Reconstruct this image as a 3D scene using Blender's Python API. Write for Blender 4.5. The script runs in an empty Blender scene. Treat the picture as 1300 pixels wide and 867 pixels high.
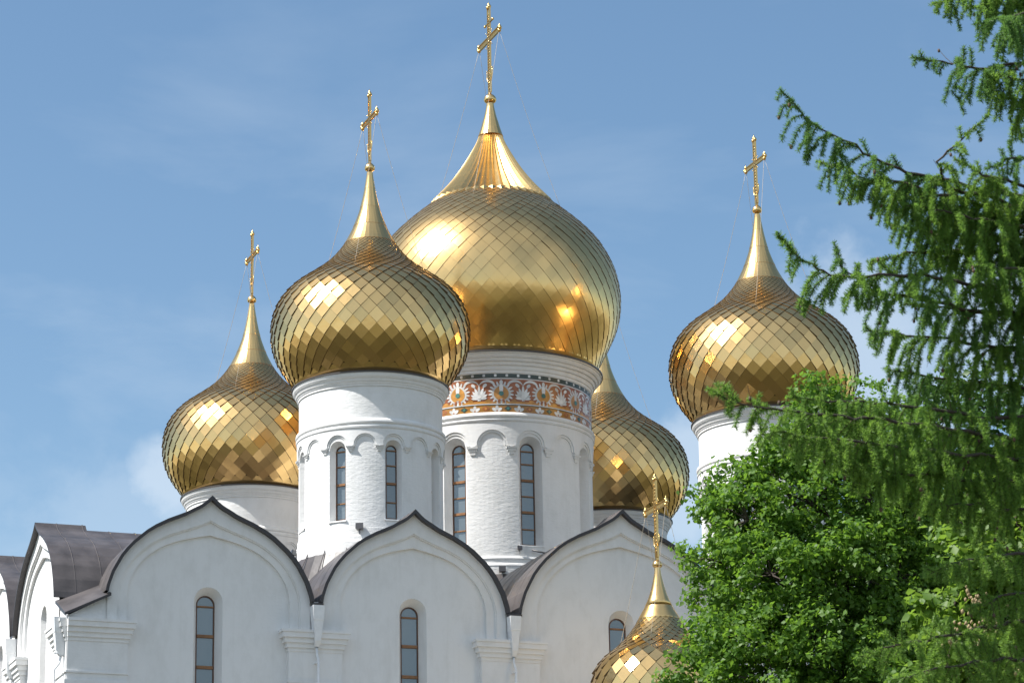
import bpy, math, random
import numpy as np
from mathutils import Matrix, Vector

random.seed(7)
RNG = np.random.default_rng(11)
SC = bpy.context.scene
COL = SC.collection
R = math.radians

# ------------------------------------------------------------------ camera
PITCH, ROLL, FPX = 0.2856, 0.018, 3742.2362        # tilt up, roll, focal length in pixels of a 1300 px wide frame
cp, sp = math.cos(PITCH), math.sin(PITCH)
cr, sr = math.cos(ROLL), math.sin(ROLL)
r0, u0, f0 = Vector((1, 0, 0)), Vector((0, -sp, cp)), Vector((0, cp, sp))
r1, u1 = r0 * cr - u0 * sr, r0 * sr + u0 * cr
cam_d = bpy.data.cameras.new('camera')
cam_d.sensor_width = 36.0
cam_d.lens = 36.0 * FPX / 1300.0
cam_d.clip_start = 0.1
cam_d.clip_end = 6000
cam_d.dof.use_dof = True
cam_d.dof.focus_distance = 136.0
cam_d.dof.aperture_fstop = 9.0
cam = bpy.data.objects.new('camera', cam_d)
COL.objects.link(cam)
cam.matrix_world = Matrix(((r1.x, u1.x, -f0.x, 0), (r1.y, u1.y, -f0.y, 0), (r1.z, u1.z, -f0.z, 1.6), (0, 0, 0, 1)))
SC.camera = cam


def at(px, py, Y):
    """World point at ground distance Y seen at (px, py) of the 1300x867 photo."""
    a, b = (px - 650) / FPX, (433.5 - py) / FPX
    d = f0 + r1 * a + u1 * b
    return Vector((0, 0, 1.6)) + d * (Y / d.y)


# ------------------------------------------------------------------ sky and sun
SUN_EL, SUN_AZ = 52.0, 17.0                        # degrees; azimuth measured from -X towards the camera
sdir = Vector((-math.cos(R(SUN_AZ)) * math.cos(R(SUN_EL)), -math.sin(R(SUN_AZ)) * math.cos(R(SUN_EL)), math.sin(R(SUN_EL))))
world = bpy.data.worlds.new('World')
SC.world = world
world.use_nodes = True
nt = world.node_tree
nt.nodes.clear()


def N(t, k, **kw):
    n = t.nodes.new(k)
    for a, b in kw.items():
        setattr(n, a, b)
    return n


sky = N(nt, 'ShaderNodeTexSky', sky_type='NISHITA', sun_disc=False)
sky.sun_elevation = R(SUN_EL)
sky.sun_rotation = math.atan2(sdir.x, sdir.y)
sky.altitude = 100
sky.air_density = 1.0
sky.dust_density = 0.8
sky.ozone_density = 0.8
tc = N(nt, 'ShaderNodeTexCoord')
mp = N(nt, 'ShaderNodeMapping')
mp.inputs['Scale'].default_value = (3.2, 3.2, 9.5)
mp.inputs['Location'].default_value = (0.35, 0.2, 0.1)
nz = N(nt, 'ShaderNodeTexNoise')
nz.inputs['Scale'].default_value = 2.1
nz.inputs['Detail'].default_value = 7
nz.inputs['Roughness'].default_value = 0.55
nz.inputs['Distortion'].default_value = 0.35
rp = N(nt, 'ShaderNodeMapRange')
rp.inputs['From Min'].default_value = 0.52
rp.inputs['From Max'].default_value = 0.76
rp.inputs['To Max'].default_value = 0.2
sepz = N(nt, 'ShaderNodeSeparateXYZ')
low = N(nt, 'ShaderNodeMapRange')                   # more cloud near the horizon
low.inputs['From Min'].default_value = 0.12
low.inputs['From Max'].default_value = 0.40
low.inputs['To Min'].default_value = 2.1
low.inputs['To Max'].default_value = 0.35
mul = N(nt, 'ShaderNodeMath', operation='MULTIPLY', use_clamp=True)
hue = N(nt, 'ShaderNodeHueSaturation')
hue.inputs['Saturation'].default_value = 1.1
hue.inputs['Hue'].default_value = 0.494
mix = N(nt, 'ShaderNodeMixRGB')
mix.inputs['Color2'].default_value = (5.6, 6.2, 6.8, 1)
bg = N(nt, 'ShaderNodeBackground')
bg.inputs['Strength'].default_value = 0.094
wo = N(nt, 'ShaderNodeOutputWorld')
L = nt.links.new
L(tc.outputs['Generated'], mp.inputs['Vector'])
L(mp.outputs[0], nz.inputs['Vector'])
L(nz.outputs['Fac'], rp.inputs['Value'])
L(tc.outputs['Generated'], sepz.inputs[0])
L(sepz.outputs['Z'], low.inputs['Value'])
L(rp.outputs[0], mul.inputs[0])
L(low.outputs[0], mul.inputs[1])
L(sky.outputs[0], hue.inputs['Color'])
L(hue.outputs[0], mix.inputs['Color1'])
# unseen cloud field added behind the photographer to whiten dome reflections and fill shade
sepw = N(nt, 'ShaderNodeMapRange', interpolation_type='SMOOTHSTEP')
sepw.inputs['From Min'].default_value = 0.25
sepw.inputs['From Max'].default_value = -0.55
sepw.inputs['To Max'].default_value = 0.62
L(sepz.outputs['Y'], sepw.inputs['Value'])
nb = N(nt, 'ShaderNodeTexNoise')
nb.inputs['Scale'].default_value = 2.6
nb.inputs['Detail'].default_value = 6
L(tc.outputs['Generated'], nb.inputs['Vector'])
nbr = N(nt, 'ShaderNodeMapRange')
nbr.inputs['From Min'].default_value = 0.38
nbr.inputs['From Max'].default_value = 0.62
nbr.inputs['To Min'].default_value = 0.35
L(nb.outputs['Fac'], nbr.inputs['Value'])
behind = N(nt, 'ShaderNodeMath', operation='MULTIPLY')
L(sepw.outputs[0], behind.inputs[0])
L(nbr.outputs[0], behind.inputs[1])
acc_ = N(nt, 'ShaderNodeMath', operation='MAXIMUM')
L(mul.outputs[0], acc_.inputs[0])
L(behind.outputs[0], acc_.inputs[1])
last = acc_
puffn = N(nt, 'ShaderNodeTexNoise')
puffn.inputs['Scale'].default_value = 26
puffn.inputs['Detail'].default_value = 6
puffn.inputs['Roughness'].default_value = 0.6
L(tc.outputs['Generated'], puffn.inputs['Vector'])
for px_, py_, rad_, st_ in ((222, 604, .015, .5), (196, 590, .010, .35), (1120, 440, .034, .45), (1240, 380, .03, .4), (885, 610, .02, .45), (150, 690, .03, .22)):
    dv = (at(px_, py_, 100) - Vector((0, 0, 1.6))).normalized()
    ds = N(nt, 'ShaderNodeVectorMath', operation='DISTANCE')
    ds.inputs[1].default_value = dv
    L(tc.outputs['Generated'], ds.inputs[0])
    wob = N(nt, 'ShaderNodeMath', operation='MULTIPLY_ADD')
    wob.inputs[1].default_value = -rad_ * 2.4
    L(puffn.outputs['Fac'], wob.inputs[0])
    L(ds.outputs['Value'], wob.inputs[2])
    sm_ = N(nt, 'ShaderNodeMapRange', interpolation_type='SMOOTHSTEP')
    sm_.inputs['From Min'].default_value = rad_ * .15
    sm_.inputs['From Max'].default_value = -rad_ * .75
    sm_.inputs['To Max'].default_value = st_
    L(wob.outputs[0], sm_.inputs['Value'])
    mx_ = N(nt, 'ShaderNodeMath', operation='MAXIMUM')
    L(last.outputs[0], mx_.inputs[0])
    L(sm_.outputs[0], mx_.inputs[1])
    last = mx_
L(last.outputs[0], mix.inputs['Fac'])
L(mix.outputs[0], bg.inputs['Color'])
L(bg.outputs[0], wo.inputs['Surface'])

sun_d = bpy.data.lights.new('sun', 'SUN')
sun_d.energy = 5.0
sun_d.angle = R(0.53)
sun_d.color = (1.0, 0.965, 0.91)
sun = bpy.data.objects.new('sun', sun_d)
COL.objects.link(sun)
sun.rotation_euler = sdir.to_track_quat('Z', 'Y').to_euler()
sun.location = (-60, 60, 120)

SC.view_settings.view_transform = 'Standard'
SC.view_settings.look = 'None'
SC.view_settings.gamma = 1
SC.view_settings.exposure = 0.71
SC.render.engine = 'CYCLES'
SC.cycles.max_bounces = 9
SC.cycles.glossy_bounces = 6
SC.cycles.transparent_max_bounces = 8
SC.cycles.sample_clamp_indirect = 30


# ------------------------------------------------------------------ materials
def new_mat(name):
    m = bpy.data.materials.new(name)
    m.use_nodes = True
    return m, m.node_tree, m.node_tree.nodes['Principled BSDF']


def plain(name, col, rough=0.6, metal=0.0, var=0.0, scale=3.0, bump=0.0, bscale=20.0):
    m, t, b = new_mat(name)
    b.inputs['Base Color'].default_value = (*col, 1)
    b.inputs['Roughness'].default_value = rough
    b.inputs['Metallic'].default_value = metal
    c = t.nodes.new('ShaderNodeTexCoord')
    if var:
        n = t.nodes.new('ShaderNodeTexNoise')
        n.inputs['Scale'].default_value = scale
        n.inputs['Detail'].default_value = 6
        t.links.new(c.outputs['Object'], n.inputs['Vector'])
        mr = t.nodes.new('ShaderNodeMapRange')
        mr.inputs['From Min'].default_value = 0.3
        mr.inputs['From Max'].default_value = 0.7
        mr.inputs['To Min'].default_value = 1 - var
        mr.inputs['To Max'].default_value = 1 + var
        t.links.new(n.outputs['Fac'], mr.inputs['Value'])
        mx = t.nodes.new('ShaderNodeVectorMath')
        mx.operation = 'SCALE'
        mx.inputs[0].default_value = col
        t.links.new(mr.outputs[0], mx.inputs['Scale'])
        t.links.new(mx.outputs[0], b.inputs['Base Color'])
    if bump:
        n = t.nodes.new('ShaderNodeTexNoise')
        n.inputs['Scale'].default_value = bscale
        n.inputs['Detail'].default_value = 5
        t.links.new(c.outputs['Object'], n.inputs['Vector'])
        bp = t.nodes.new('ShaderNodeBump')
        bp.inputs['Strength'].default_value = bump
        bp.inputs['Distance'].default_value = 0.03
        t.links.new(n.outputs['Fac'], bp.inputs['Height'])
        t.links.new(bp.outputs[0], b.inputs['Normal'])
    return m


def plaster_mat(name, brick):
    """Limewashed brick: white paint, faint stains, brick courses showing through as relief."""
    m, t, b = new_mat(name)
    b.inputs['Roughness'].default_value = 0.75
    lk = t.links.new
    c = N(t, 'ShaderNodeTexCoord')
    # stains: streaks stretched vertically and soft blotches
    mp1 = N(t, 'ShaderNodeMapping')
    mp1.inputs['Scale'].default_value = (1.0, 1.0, 0.5)
    n1 = N(t, 'ShaderNodeTexNoise')
    n1.inputs['Scale'].default_value = 1.5
    n1.inputs['Detail'].default_value = 8
    n1.inputs['Roughness'].default_value = 0.62
    lk(c.outputs['Object'], mp1.inputs[0])
    lk(mp1.outputs[0], n1.inputs['Vector'])
    cr1 = N(t, 'ShaderNodeValToRGB')
    cr1.color_ramp.elements[0].position = 0.25
    cr1.color_ramp.elements[0].color = (0.68, 0.678, 0.665, 1)
    cr1.color_ramp.elements[1].position = 0.55
    cr1.color_ramp.elements[1].color = (0.765, 0.765, 0.76, 1)
    lk(n1.outputs['Fac'], cr1.inputs[0])
    # small chips and grime spots
    n3 = N(t, 'ShaderNodeTexNoise')
    n3.inputs['Scale'].default_value = 5.5
    n3.inputs['Detail'].default_value = 9
    n3.inputs['Roughness'].default_value = 0.7
    lk(c.outputs['Object'], n3.inputs['Vector'])
    mr = N(t, 'ShaderNodeMapRange')
    mr.inputs['From Min'].default_value = 0.66
    mr.inputs['From Max'].default_value = 0.76
    mr.inputs['To Max'].default_value = 0.3
    lk(n3.outputs['Fac'], mr.inputs['Value'])
    mx = N(t, 'ShaderNodeMixRGB')
    mx.inputs['Color2'].default_value = (0.5, 0.49, 0.46, 1)
    lk(mr.outputs[0], mx.inputs['Fac'])
    lk(cr1.outputs[0], mx.inputs['Color1'])
    # thin run-off streaks
    mp4 = N(t, 'ShaderNodeMapping')
    mp4.inputs['Scale'].default_value = (3.6, 3.6, 0.16)
    n4 = N(t, 'ShaderNodeTexNoise')
    n4.inputs['Scale'].default_value = 1.4
    n4.inputs['Detail'].default_value = 6
    lk(c.outputs['Object'], mp4.inputs[0])
    lk(mp4.outputs[0], n4.inputs['Vector'])
    mr4 = N(t, 'ShaderNodeMapRange')
    mr4.inputs['From Min'].default_value = 0.56
    mr4.inputs['From Max'].default_value = 0.74
    mr4.inputs['To Max'].default_value = 0.11
    lk(n4.outputs['Fac'], mr4.inputs['Value'])
    mx4 = N(t, 'ShaderNodeMixRGB')
    mx4.inputs['Color2'].default_value = (0.52, 0.51, 0.47, 1)
    lk(mr4.outputs[0], mx4.inputs['Fac'])
    lk(mx.outputs[0], mx4.inputs['Color1'])
    lk(mx4.outputs[0], b.inputs['Base Color'])
    # relief
    mp2 = N(t, 'ShaderNodeMapping')
    mp2.inputs['Scale'].default_value = (3.2, 3.2, 7.0)
    n2 = N(t, 'ShaderNodeTexNoise')
    n2.inputs['Scale'].default_value = 1.1
    n2.inputs['Detail'].default_value = 5
    n2.inputs['Roughness'].default_value = 0.6
    lk(c.outputs['Object'], mp2.inputs[0])
    lk(mp2.outputs[0], n2.inputs['Vector'])
    bp = N(t, 'ShaderNodeBump')
    bp.inputs['Strength'].default_value = brick
    bp.inputs['Distance'].default_value = 0.05
    lk(n2.outputs['Fac'], bp.inputs['Height'])
    lk(bp.outputs[0], b.inputs['Normal'])
    return m


def gold_mat(name, col, r0_, r1_, vary, wave=0.06, haze=0.5):
    m, t, b = new_mat(name)
    lk = t.links.new
    b.inputs['Metallic'].default_value = 1.0
    g = N(t, 'ShaderNodeNewGeometry')
    mr = N(t, 'ShaderNodeMapRange')
    mr.inputs['To Min'].default_value = r0_
    mr.inputs['To Max'].default_value = r1_
    lk(g.outputs['Random Per Island'], mr.inputs['Value'])
    lk(mr.outputs[0], b.inputs['Roughness'])
    hs = N(t, 'ShaderNodeHueSaturation')
    hs.inputs['Color'].default_value = (*col, 1)
    w = N(t, 'ShaderNodeTexWhiteNoise', noise_dimensions='1D')
    lk(g.outputs['Random Per Island'], w.inputs['W'])
    mv = N(t, 'ShaderNodeMapRange')
    mv.inputs['To Min'].default_value = 1 - vary
    mv.inputs['To Max'].default_value = 1 + vary * 0.6
    lk(w.outputs['Value'], mv.inputs['Value'])
    lk(mv.outputs[0], hs.inputs['Value'])
    lk(hs.outputs[0], b.inputs['Base Color'])
    c = N(t, 'ShaderNodeTexCoord')
    n = N(t, 'ShaderNodeTexNoise')
    n.inputs['Scale'].default_value = 2.2
    n.inputs['Detail'].default_value = 3
    lk(c.outputs['Object'], n.inputs['Vector'])
    bp = N(t, 'ShaderNodeBump')
    bp.inputs['Strength'].default_value = wave
    bp.inputs['Distance'].default_value = 0.12
    lk(n.outputs['Fac'], bp.inputs['Height'])
    lk(bp.outputs[0], b.inputs['Normal'])
    # brushed haze over the polished sheet: a second, broader lobe
    gl = N(t, 'ShaderNodeBsdfGlossy')
    gl.inputs['Roughness'].default_value = 0.31
    lk(hs.outputs[0], gl.inputs['Color'])
    lk(bp.outputs[0], gl.inputs['Normal'])
    ms = N(t, 'ShaderNodeMixShader')
    ms.inputs[0].default_value = haze
    lk(b.outputs[0], ms.inputs[1])
    lk(gl.outputs[0], ms.inputs[2])
    lk(ms.outputs[0], t.nodes['Material Output'].inputs['Surface'])
    return m


def leaf_mat(name, c_a, c_b, trans, tfac=0.4):
    m, t, b = new_mat(name)
    lk = t.links.new
    g = N(t, 'ShaderNodeNewGeometry')
    mx = N(t, 'ShaderNodeMixRGB')
    mx.inputs['Color1'].default_value = (*c_a, 1)
    mx.inputs['Color2'].default_value = (*c_b, 1)
    lk(g.outputs['Random Per Island'], mx.inputs['Fac'])
    lk(mx.outputs[0], b.inputs['Base Color'])
    b.inputs['Roughness'].default_value = 0.5
    b.inputs['Specular IOR Level'].default_value = 0.35
    tr = N(t, 'ShaderNodeBsdfTranslucent')
    tr.inputs['Color'].default_value = (*trans, 1)
    ms = N(t, 'ShaderNodeMixShader')
    ms.inputs[0].default_value = tfac
    lk(b.outputs[0], ms.inputs[1])
    lk(tr.outputs[0], ms.inputs[2])
    lk(ms.outputs[0], t.nodes['Material Output'].inputs['Surface'])
    return m


M = {
    'plaster': plaster_mat('limewashed_wall', 0.22),
    'brickish': plaster_mat('limewashed_brick', 0.42),
    'gold_tile': gold_mat('gilded_tile', (0.86, 0.575, 0.24), 0.13, 0.2, 0.10),
    'gold_smooth': gold_mat('gilded_tile_fine', (0.86, 0.575, 0.24), 0.16, 0.2, 0.08),
    'gold_chapel': gold_mat('gilded_tile_polished', (0.86, 0.575, 0.24), 0.10, 0.16, 0.08, 0.08, 0.2),
    'gold': gold_mat('gilded_sheet', (0.87, 0.59, 0.25), 0.14, 0.2, 0.06),
    'gold_cross': gold_mat('gilded_cross', (0.80, 0.54, 0.21), 0.22, 0.3, 0.05, 0.0),
    'under': plain('dome_underlay_rim_shade', (0.07, 0.045, 0.02), 0.6, 0.0),  # underlay, and the shadow lines painted on the tile rims
    'roof': plain('brown_metal_roof', (0.072, 0.064, 0.064), 0.42, 0.0, 0.38, 1.1, 0.4, 2.4),
    'edge': plain('dark_roof_edge', (0.035, 0.03, 0.032), 0.38),
    'flash': plain('cornice_flashing', (0.06, 0.05, 0.045), 0.4),
    'wood': plain('varnished_wood', (0.25, 0.115, 0.042), 0.45, 0, 0.2, 4),
    'darkwood': plain('dark_wood', (0.11, 0.05, 0.026), 0.5),
    'pipe': plain('white_painted_metal', (0.78, 0.79, 0.8), 0.4, 0.0, 0.05, 5),
    'lamp': plain('grey_lamp_housing', (0.05, 0.05, 0.055), 0.4),
    'lamp_grey': plain('weathered_lamp_box', (0.2, 0.2, 0.2), 0.5),
    'chain': plain('chain_metal', (0.36, 0.31, 0.24), 0.5, 0.3),
    'orange': plain('terracotta_glaze', (0.36, 0.125, 0.052), 0.3, 0, 0.3, 3.5),
    'ochre': plain('ochre_glaze', (0.50, 0.24, 0.055), 0.3, 0, 0.25, 4),
    'wglaze': plain('white_glaze', (0.70, 0.70, 0.69), 0.3, 0, 0.08, 6),
    'teal': plain('teal_glaze', (0.07, 0.2, 0.17), 0.25),
    'dgreen': plain('dark_green_glaze', (0.055, 0.075, 0.065), 0.3),
    'bark': plain('bark', (0.055, 0.042, 0.033), 0.9, 0, 0.3, 12, 0.5, 30),
    'twig': plain('twig_bark', (0.085, 0.06, 0.042), 0.9),
    'leaf': leaf_mat('linden_leaf', (0.065, 0.15, 0.02), (0.115, 0.21, 0.035), (0.22, 0.40, 0.04), 0.45),
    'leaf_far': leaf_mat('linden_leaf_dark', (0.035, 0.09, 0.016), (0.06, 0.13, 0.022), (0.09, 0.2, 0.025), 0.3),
    'leaf_near': leaf_mat('linden_leaf_pale', (0.08, 0.16, 0.025), (0.14, 0.23, 0.04), (0.26, 0.42, 0.05), 0.45),
    'needle': leaf_mat('larch_needle', (0.09, 0.18, 0.04), (0.15, 0.265, 0.06), (0.24, 0.42, 0.07), 0.5),
    'needle_b': leaf_mat('larch_needle_blue', (0.07, 0.16, 0.045), (0.115, 0.23, 0.065), (0.18, 0.34, 0.07), 0.46),
    'needle_c': leaf_mat('larch_needle_fresh', (0.10, 0.19, 0.04), (0.165, 0.28, 0.06), (0.26, 0.44, 0.07), 0.5),
    'bloom': plain('dry_blossom', (0.30, 0.225, 0.12), 0.8, 0, 0.2, 8),
    'cone': plain('larch_cone', (0.09, 0.055, 0.035), 0.8),
}
for k_ in ('orange', 'ochre', 'wglaze', 'teal'):       # fired tiles: every piece a slightly different tone
    t_ = M[k_].node_tree
    b_ = t_.nodes['Principled BSDF']
    ge_ = N(t_, 'ShaderNodeNewGeometry')
    hs_ = N(t_, 'ShaderNodeHueSaturation')
    mr_ = N(t_, 'ShaderNodeMapRange')
    mr_.inputs['To Min'].default_value = 0.72
    mr_.inputs['To Max'].default_value = 1.12
    if b_.inputs['Base Color'].is_linked:
        t_.links.new(b_.inputs['Base Color'].links[0].from_socket, hs_.inputs['Color'])
    else:
        hs_.inputs['Color'].default_value = b_.inputs['Base Color'].default_value
    t_.links.new(ge_.outputs['Random Per Island'], mr_.inputs['Value'])
    t_.links.new(mr_.outputs[0], hs_.inputs['Value'])
    t_.links.new(hs_.outputs[0], b_.inputs['Base Color'])
# window glass: dark room behind a reflecting pane
gm, gt, gb = new_mat('window_glass')
gb.inputs['Base Color'].default_value = (0.06, 0.085, 0.10, 1)
gb.inputs['Roughness'].default_value = 0.5
_ge = N(gt, 'ShaderNodeNewGeometry')
_gm = N(gt, 'ShaderNodeMixRGB')
_gm.inputs['Color1'].default_value = (0.03, 0.045, 0.055, 1)
_gm.inputs['Color2'].default_value = (0.12, 0.15, 0.165, 1)
gt.links.new(_ge.outputs['Random Per Island'], _gm.inputs['Fac'])
gt.links.new(_gm.outputs[0], gb.inputs['Base Color'])
_gl = N(gt, 'ShaderNodeBsdfGlossy')
_gl.inputs['Roughness'].default_value = 0.04
_gl.inputs['Color'].default_value = (0.85, 0.93, 0.95, 1)
_ms = N(gt, 'ShaderNodeMixShader')
_ms.inputs[0].default_value = 0.15
gt.links.new(gb.outputs[0], _ms.inputs[1])
gt.links.new(_gl.outputs[0], _ms.inputs[2])
gt.links.new(_ms.outputs[0], gt.nodes['Material Output'].inputs['Surface'])
M['glass'] = gm


# ------------------------------------------------------------------ mesh helpers
class MB:
    def __init__(s):
        s.v, s.f, s.m, s.sm = [], [], [], []

    def add(s, verts, faces, mat=0, smooth=False):
        o = len(s.v)
        s.v.extend(verts)
        for f in faces:
            s.f.append(tuple(i + o for i in f))
            s.m.append(mat)
            s.sm.append(smooth)

    def quad(s, a, b, c, d, mat=0):
        s.add([a, b, c, d], [(0, 1, 2, 3)], mat)

    def strip(s, A, B, mat=0, closed=False, smooth=False):
        n = len(A)
        f = [(i, i + 1, n + i + 1, n + i) for i in range(n - 1)]
        if closed:
            f.append((n - 1, 0, n, 2 * n - 1))
        s.add(list(A) + list(B), f, mat, smooth)

    def box(s, c, d, mat=0, rot=0.0):
        x, y, z = c
        a, b, h = d[0] / 2, d[1] / 2, d[2] / 2
        ca, sa = math.cos(rot), math.sin(rot)
        vs = [(x + ca * i * a - sa * j * b, y + sa * i * a + ca * j * b, z + k * h) for k in (-1, 1) for j in (-1, 1) for i in (-1, 1)]
        s.add(vs, [(0, 2, 3, 1), (4, 5, 7, 6), (0, 1, 5, 4), (2, 6, 7, 3), (0, 4, 6, 2), (1, 3, 7, 5)], mat)

    def tube(s, pts, rad, seg=6, mat=0, smooth=True, cap=True):
        pts = [Vector(p) for p in pts]
        n = len(pts)
        rings = []
        up = Vector((0, 0, 1))
        prev = None
        for i, p in enumerate(pts):
            t = (pts[min(i + 1, n - 1)] - pts[max(i - 1, 0)]).normalized()
            if prev is None:
                a = t.cross(up if abs(t.z) < 0.9 else Vector((1, 0, 0))).normalized()
            else:
                a = (prev - t * prev.dot(t)).normalized()
            prev = a
            b = t.cross(a)
            rr = rad[i] if isinstance(rad, (list, tuple)) else rad
            rings.append([tuple(p + (a * math.cos(k * 2 * math.pi / seg) + b * math.sin(k * 2 * math.pi / seg)) * rr) for k in range(seg)])
        vs = [v for r_ in rings for v in r_]
        fs = []
        for i in range(n - 1):
            for k in range(seg):
                k2 = (k + 1) % seg
                fs.append((i * seg + k, i * seg + k2, (i + 1) * seg + k2, (i + 1) * seg + k))
        if cap:
            fs.append(tuple(range(seg))[::-1])
            fs.append(tuple((n - 1) * seg + k for k in range(seg)))
        s.add(vs, fs, mat, smooth)

    def lathe(s, prof, seg=96, mat=0, smooth=True, c=(0, 0), a0=0.0):
        """prof: list of (r, z)."""
        n = len(prof)
        vs, fs = [], []
        for r_, z in prof:
            for k in range(seg):
                a = a0 + 2 * math.pi * k / seg
                vs.append((c[0] + r_ * math.cos(a), c[1] + r_ * math.sin(a), z))
        for i in range(n - 1):
            for k in range(seg):
                k2 = (k + 1) % seg
                fs.append((i * seg + k, i * seg + k2, (i + 1) * seg + k2, (i + 1) * seg + k))
        s.add(vs, fs, mat, smooth)

    def sharp_lathe(s, prof, seg=96, mat=0, c=(0, 0)):
        for i in range(len(prof) - 1):
            s.lathe(prof[i:i + 2], seg, mat, True, c)

    def ball(s, c, rad, mat=0, seg=8, rings=5, sz=1.0):
        vs, fs = [], []
        for i in range(rings + 1):
            p = math.pi * i / rings
            for k in range(seg):
                a = 2 * math.pi * k / seg
                vs.append((c[0] + rad * math.sin(p) * math.cos(a), c[1] + rad * math.sin(p) * math.sin(a), c[2] + rad * sz * math.cos(p)))
        for i in range(rings):
            for k in range(seg):
                k2 = (k + 1) % seg
                fs.append((i * seg + k, (i + 1) * seg + k, (i + 1) * seg + k2, i * seg + k2))
        s.add(vs, fs, mat, True)

    def data(s, name, mats):
        me = bpy.data.meshes.new(name)
        me.from_pydata([tuple(v) for v in s.v], [], s.f)
        for m in mats:
            me.materials.append(M[m])
        me.polygons.foreach_set('material_index', s.m)
        me.polygons.foreach_set('use_smooth', s.sm)
        me.update()
        return me

    def build(s, name, mats, parent=None, loc=None):
        if isinstance(mats, str):
            mats = [mats]
        return link(name, s.data(name, mats), parent, loc)


def link(name, data, parent=None, loc=None):
    o = bpy.data.objects.new(name, data)
    COL.objects.link(o)
    if parent:
        o.parent = parent
    if loc:
        o.location = loc
    return o


def thing(name, label, cat, loc=(0, 0, 0), rot=0.0, group=None):
    o = link(name, None, None, loc)
    o.rotation_euler = (0, 0, rot)
    o['label'] = label
    o['category'] = cat
    if group:
        o['group'] = group
    return o


def structure(name, mb, mats, kind='structure'):
    o = mb.build(name, mats)
    o['kind'] = kind
    return o


def clone(o, parent, loc=None, rot=None):
    c = o.copy()
    COL.objects.link(c)
    c.parent = parent
    if loc is not None:
        c.location = loc
    if rot is not None:
        c.rotation_euler = (0, 0, rot)
    for ch in list(o.children):
        clone(ch, c)
    return c


def resample(prof, n):
    """Smooth curve through (z, r) pairs, evenly spaced by arc length -> (s, r, z) arrays."""
    P = np.array([(r_, z) for z, r_ in prof], float)
    t = np.r_[0, np.cumsum(np.hypot(*np.diff(P, axis=0).T))]
    tt = np.linspace(0, t[-1], 1200)
    out = []
    for k in range(2):
        y = P[:, k]
        m = np.gradient(y, t)
        i = np.clip(np.searchsorted(t, tt) - 1, 0, len(t) - 2)
        h = t[i + 1] - t[i]
        x = (tt - t[i]) / h
        out.append((2 * x**3 - 3 * x**2 + 1) * y[i] + (x**3 - 2 * x**2 + x) * h * m[i] + (-2 * x**3 + 3 * x**2) * y[i + 1] + (x**3 - x**2) * h * m[i + 1])
    ker = np.ones(61) / 61
    for k in range(2):
        e = np.pad(out[k], 30, mode='reflect', reflect_type='odd')
        out[k] = np.convolve(e, ker, 'valid')
    s = np.r_[0, np.cumsum(np.hypot(np.diff(out[0]), np.diff(out[1])))]
    ss = np.linspace(0, s[-1], n)
    return ss, np.interp(ss, s, out[0]), np.interp(ss, s, out[1])


# ================================================================== setting
g = MB()
RG = 2500
vs = [(0, 0, 0)] + [(RG * math.cos(a), RG * math.sin(a), 0) for a in np.linspace(0, 2 * math.pi, 64, endpoint=False)]
g.add(vs, [(0, 1 + k, 1 + (k + 1) % 64) for k in range(64)])
M['grass'] = plain('meadow_grass', (0.10, 0.10, 0.05), 0.9, 0, 0.45, 0.03)
structure('ground', g, 'grass')

pz = MB()  # unseen pale ground, added to bounce warm light onto facade and domes
pz.add([(x, y, .004) for x, y in ((-62, 104), (40, 96), (75, 150), (60, 205), (-40, 205), (-70, 160))], [(0, 1, 2, 3, 4, 5)])
M['bounce_paving'] = plain('pale_bounce_paving', (0.36, 0.34, 0.31), 0.8, 0, 0.15, 0.6)
structure('bounce_plaza', pz, 'bounce_paving')

# far-off park and woods round the square: seen only as one dark mass (mirrored in the domes)
def woods():
    rg = np.random.default_rng(3)
    cs = []
    while len(cs) < 900:
        rr_ = 40 + 330 * rg.random() ** 1.3
        a = rg.random() * 2 * math.pi
        x, y = rr_ * math.cos(a), 142 + rr_ * math.sin(a)
        if y < 30 and abs(x) < 40:
            continue
        h = 9 + 6 * rg.random()
        if abs(x) < abs(y) * .2 + 8 and y > 0:
            h = min(h, .125 * y) if y < 118 else min(h, 15)
        cs.append((x, y, h))
    V, n = [], 70
    for x, y, h in cs:
        d = rg.normal(0, 1, (n, 3))
        d /= np.linalg.norm(d, axis=1)[:, None]
        d[:, 2] = np.abs(d[:, 2]) * 1.1 - .35
        r_ = .42 * h * (.75 + .4 * rg.random((n, 1)))
        c = np.array([x, y, h * .55]) + d * r_ * np.array([1, 1, 1.05])
        t = np.cross(d, rg.normal(0, 1, (n, 3)))
        t /= np.linalg.norm(t, axis=1)[:, None]
        b_ = np.cross(d, t)
        w_ = .11 * h * (.7 + .6 * rg.random((n, 1)))
        V.append(np.stack([c - t * w_, c - b_ * w_ * .8 + d * .3, c + t * w_, c + b_ * w_ * .8 + d * .3], 1).reshape(-1, 3))
    V = np.concatenate(V)
    m_ = MB()
    m_.v = [tuple(v) for v in V]
    m_.f = [(i, i + 1, i + 2, i + 3) for i in range(0, len(V), 4)]
    m_.m = [0] * len(m_.f)
    m_.sm = [False] * len(m_.f)
    M['woods'] = leaf_mat('woods_leaf', (0.036, 0.038, 0.014), (0.062, 0.058, 0.024), (0.06, 0.07, 0.02), .2)
    structure('park_woods', m_, 'woods', 'stuff')


woods()

# ================================================================== cathedral
PHI = 0.3631
FX, FY = -6.5908, 131.6762
UU, VV = 20.205, 20.5908
CU, CV = 9.99, 10.337
ca, sa = math.cos(PHI), math.sin(PHI)


def world_uv(u, v, z=0.0):
    return (FX + u * ca - v * sa, FY + u * sa + v * ca, z)


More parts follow.
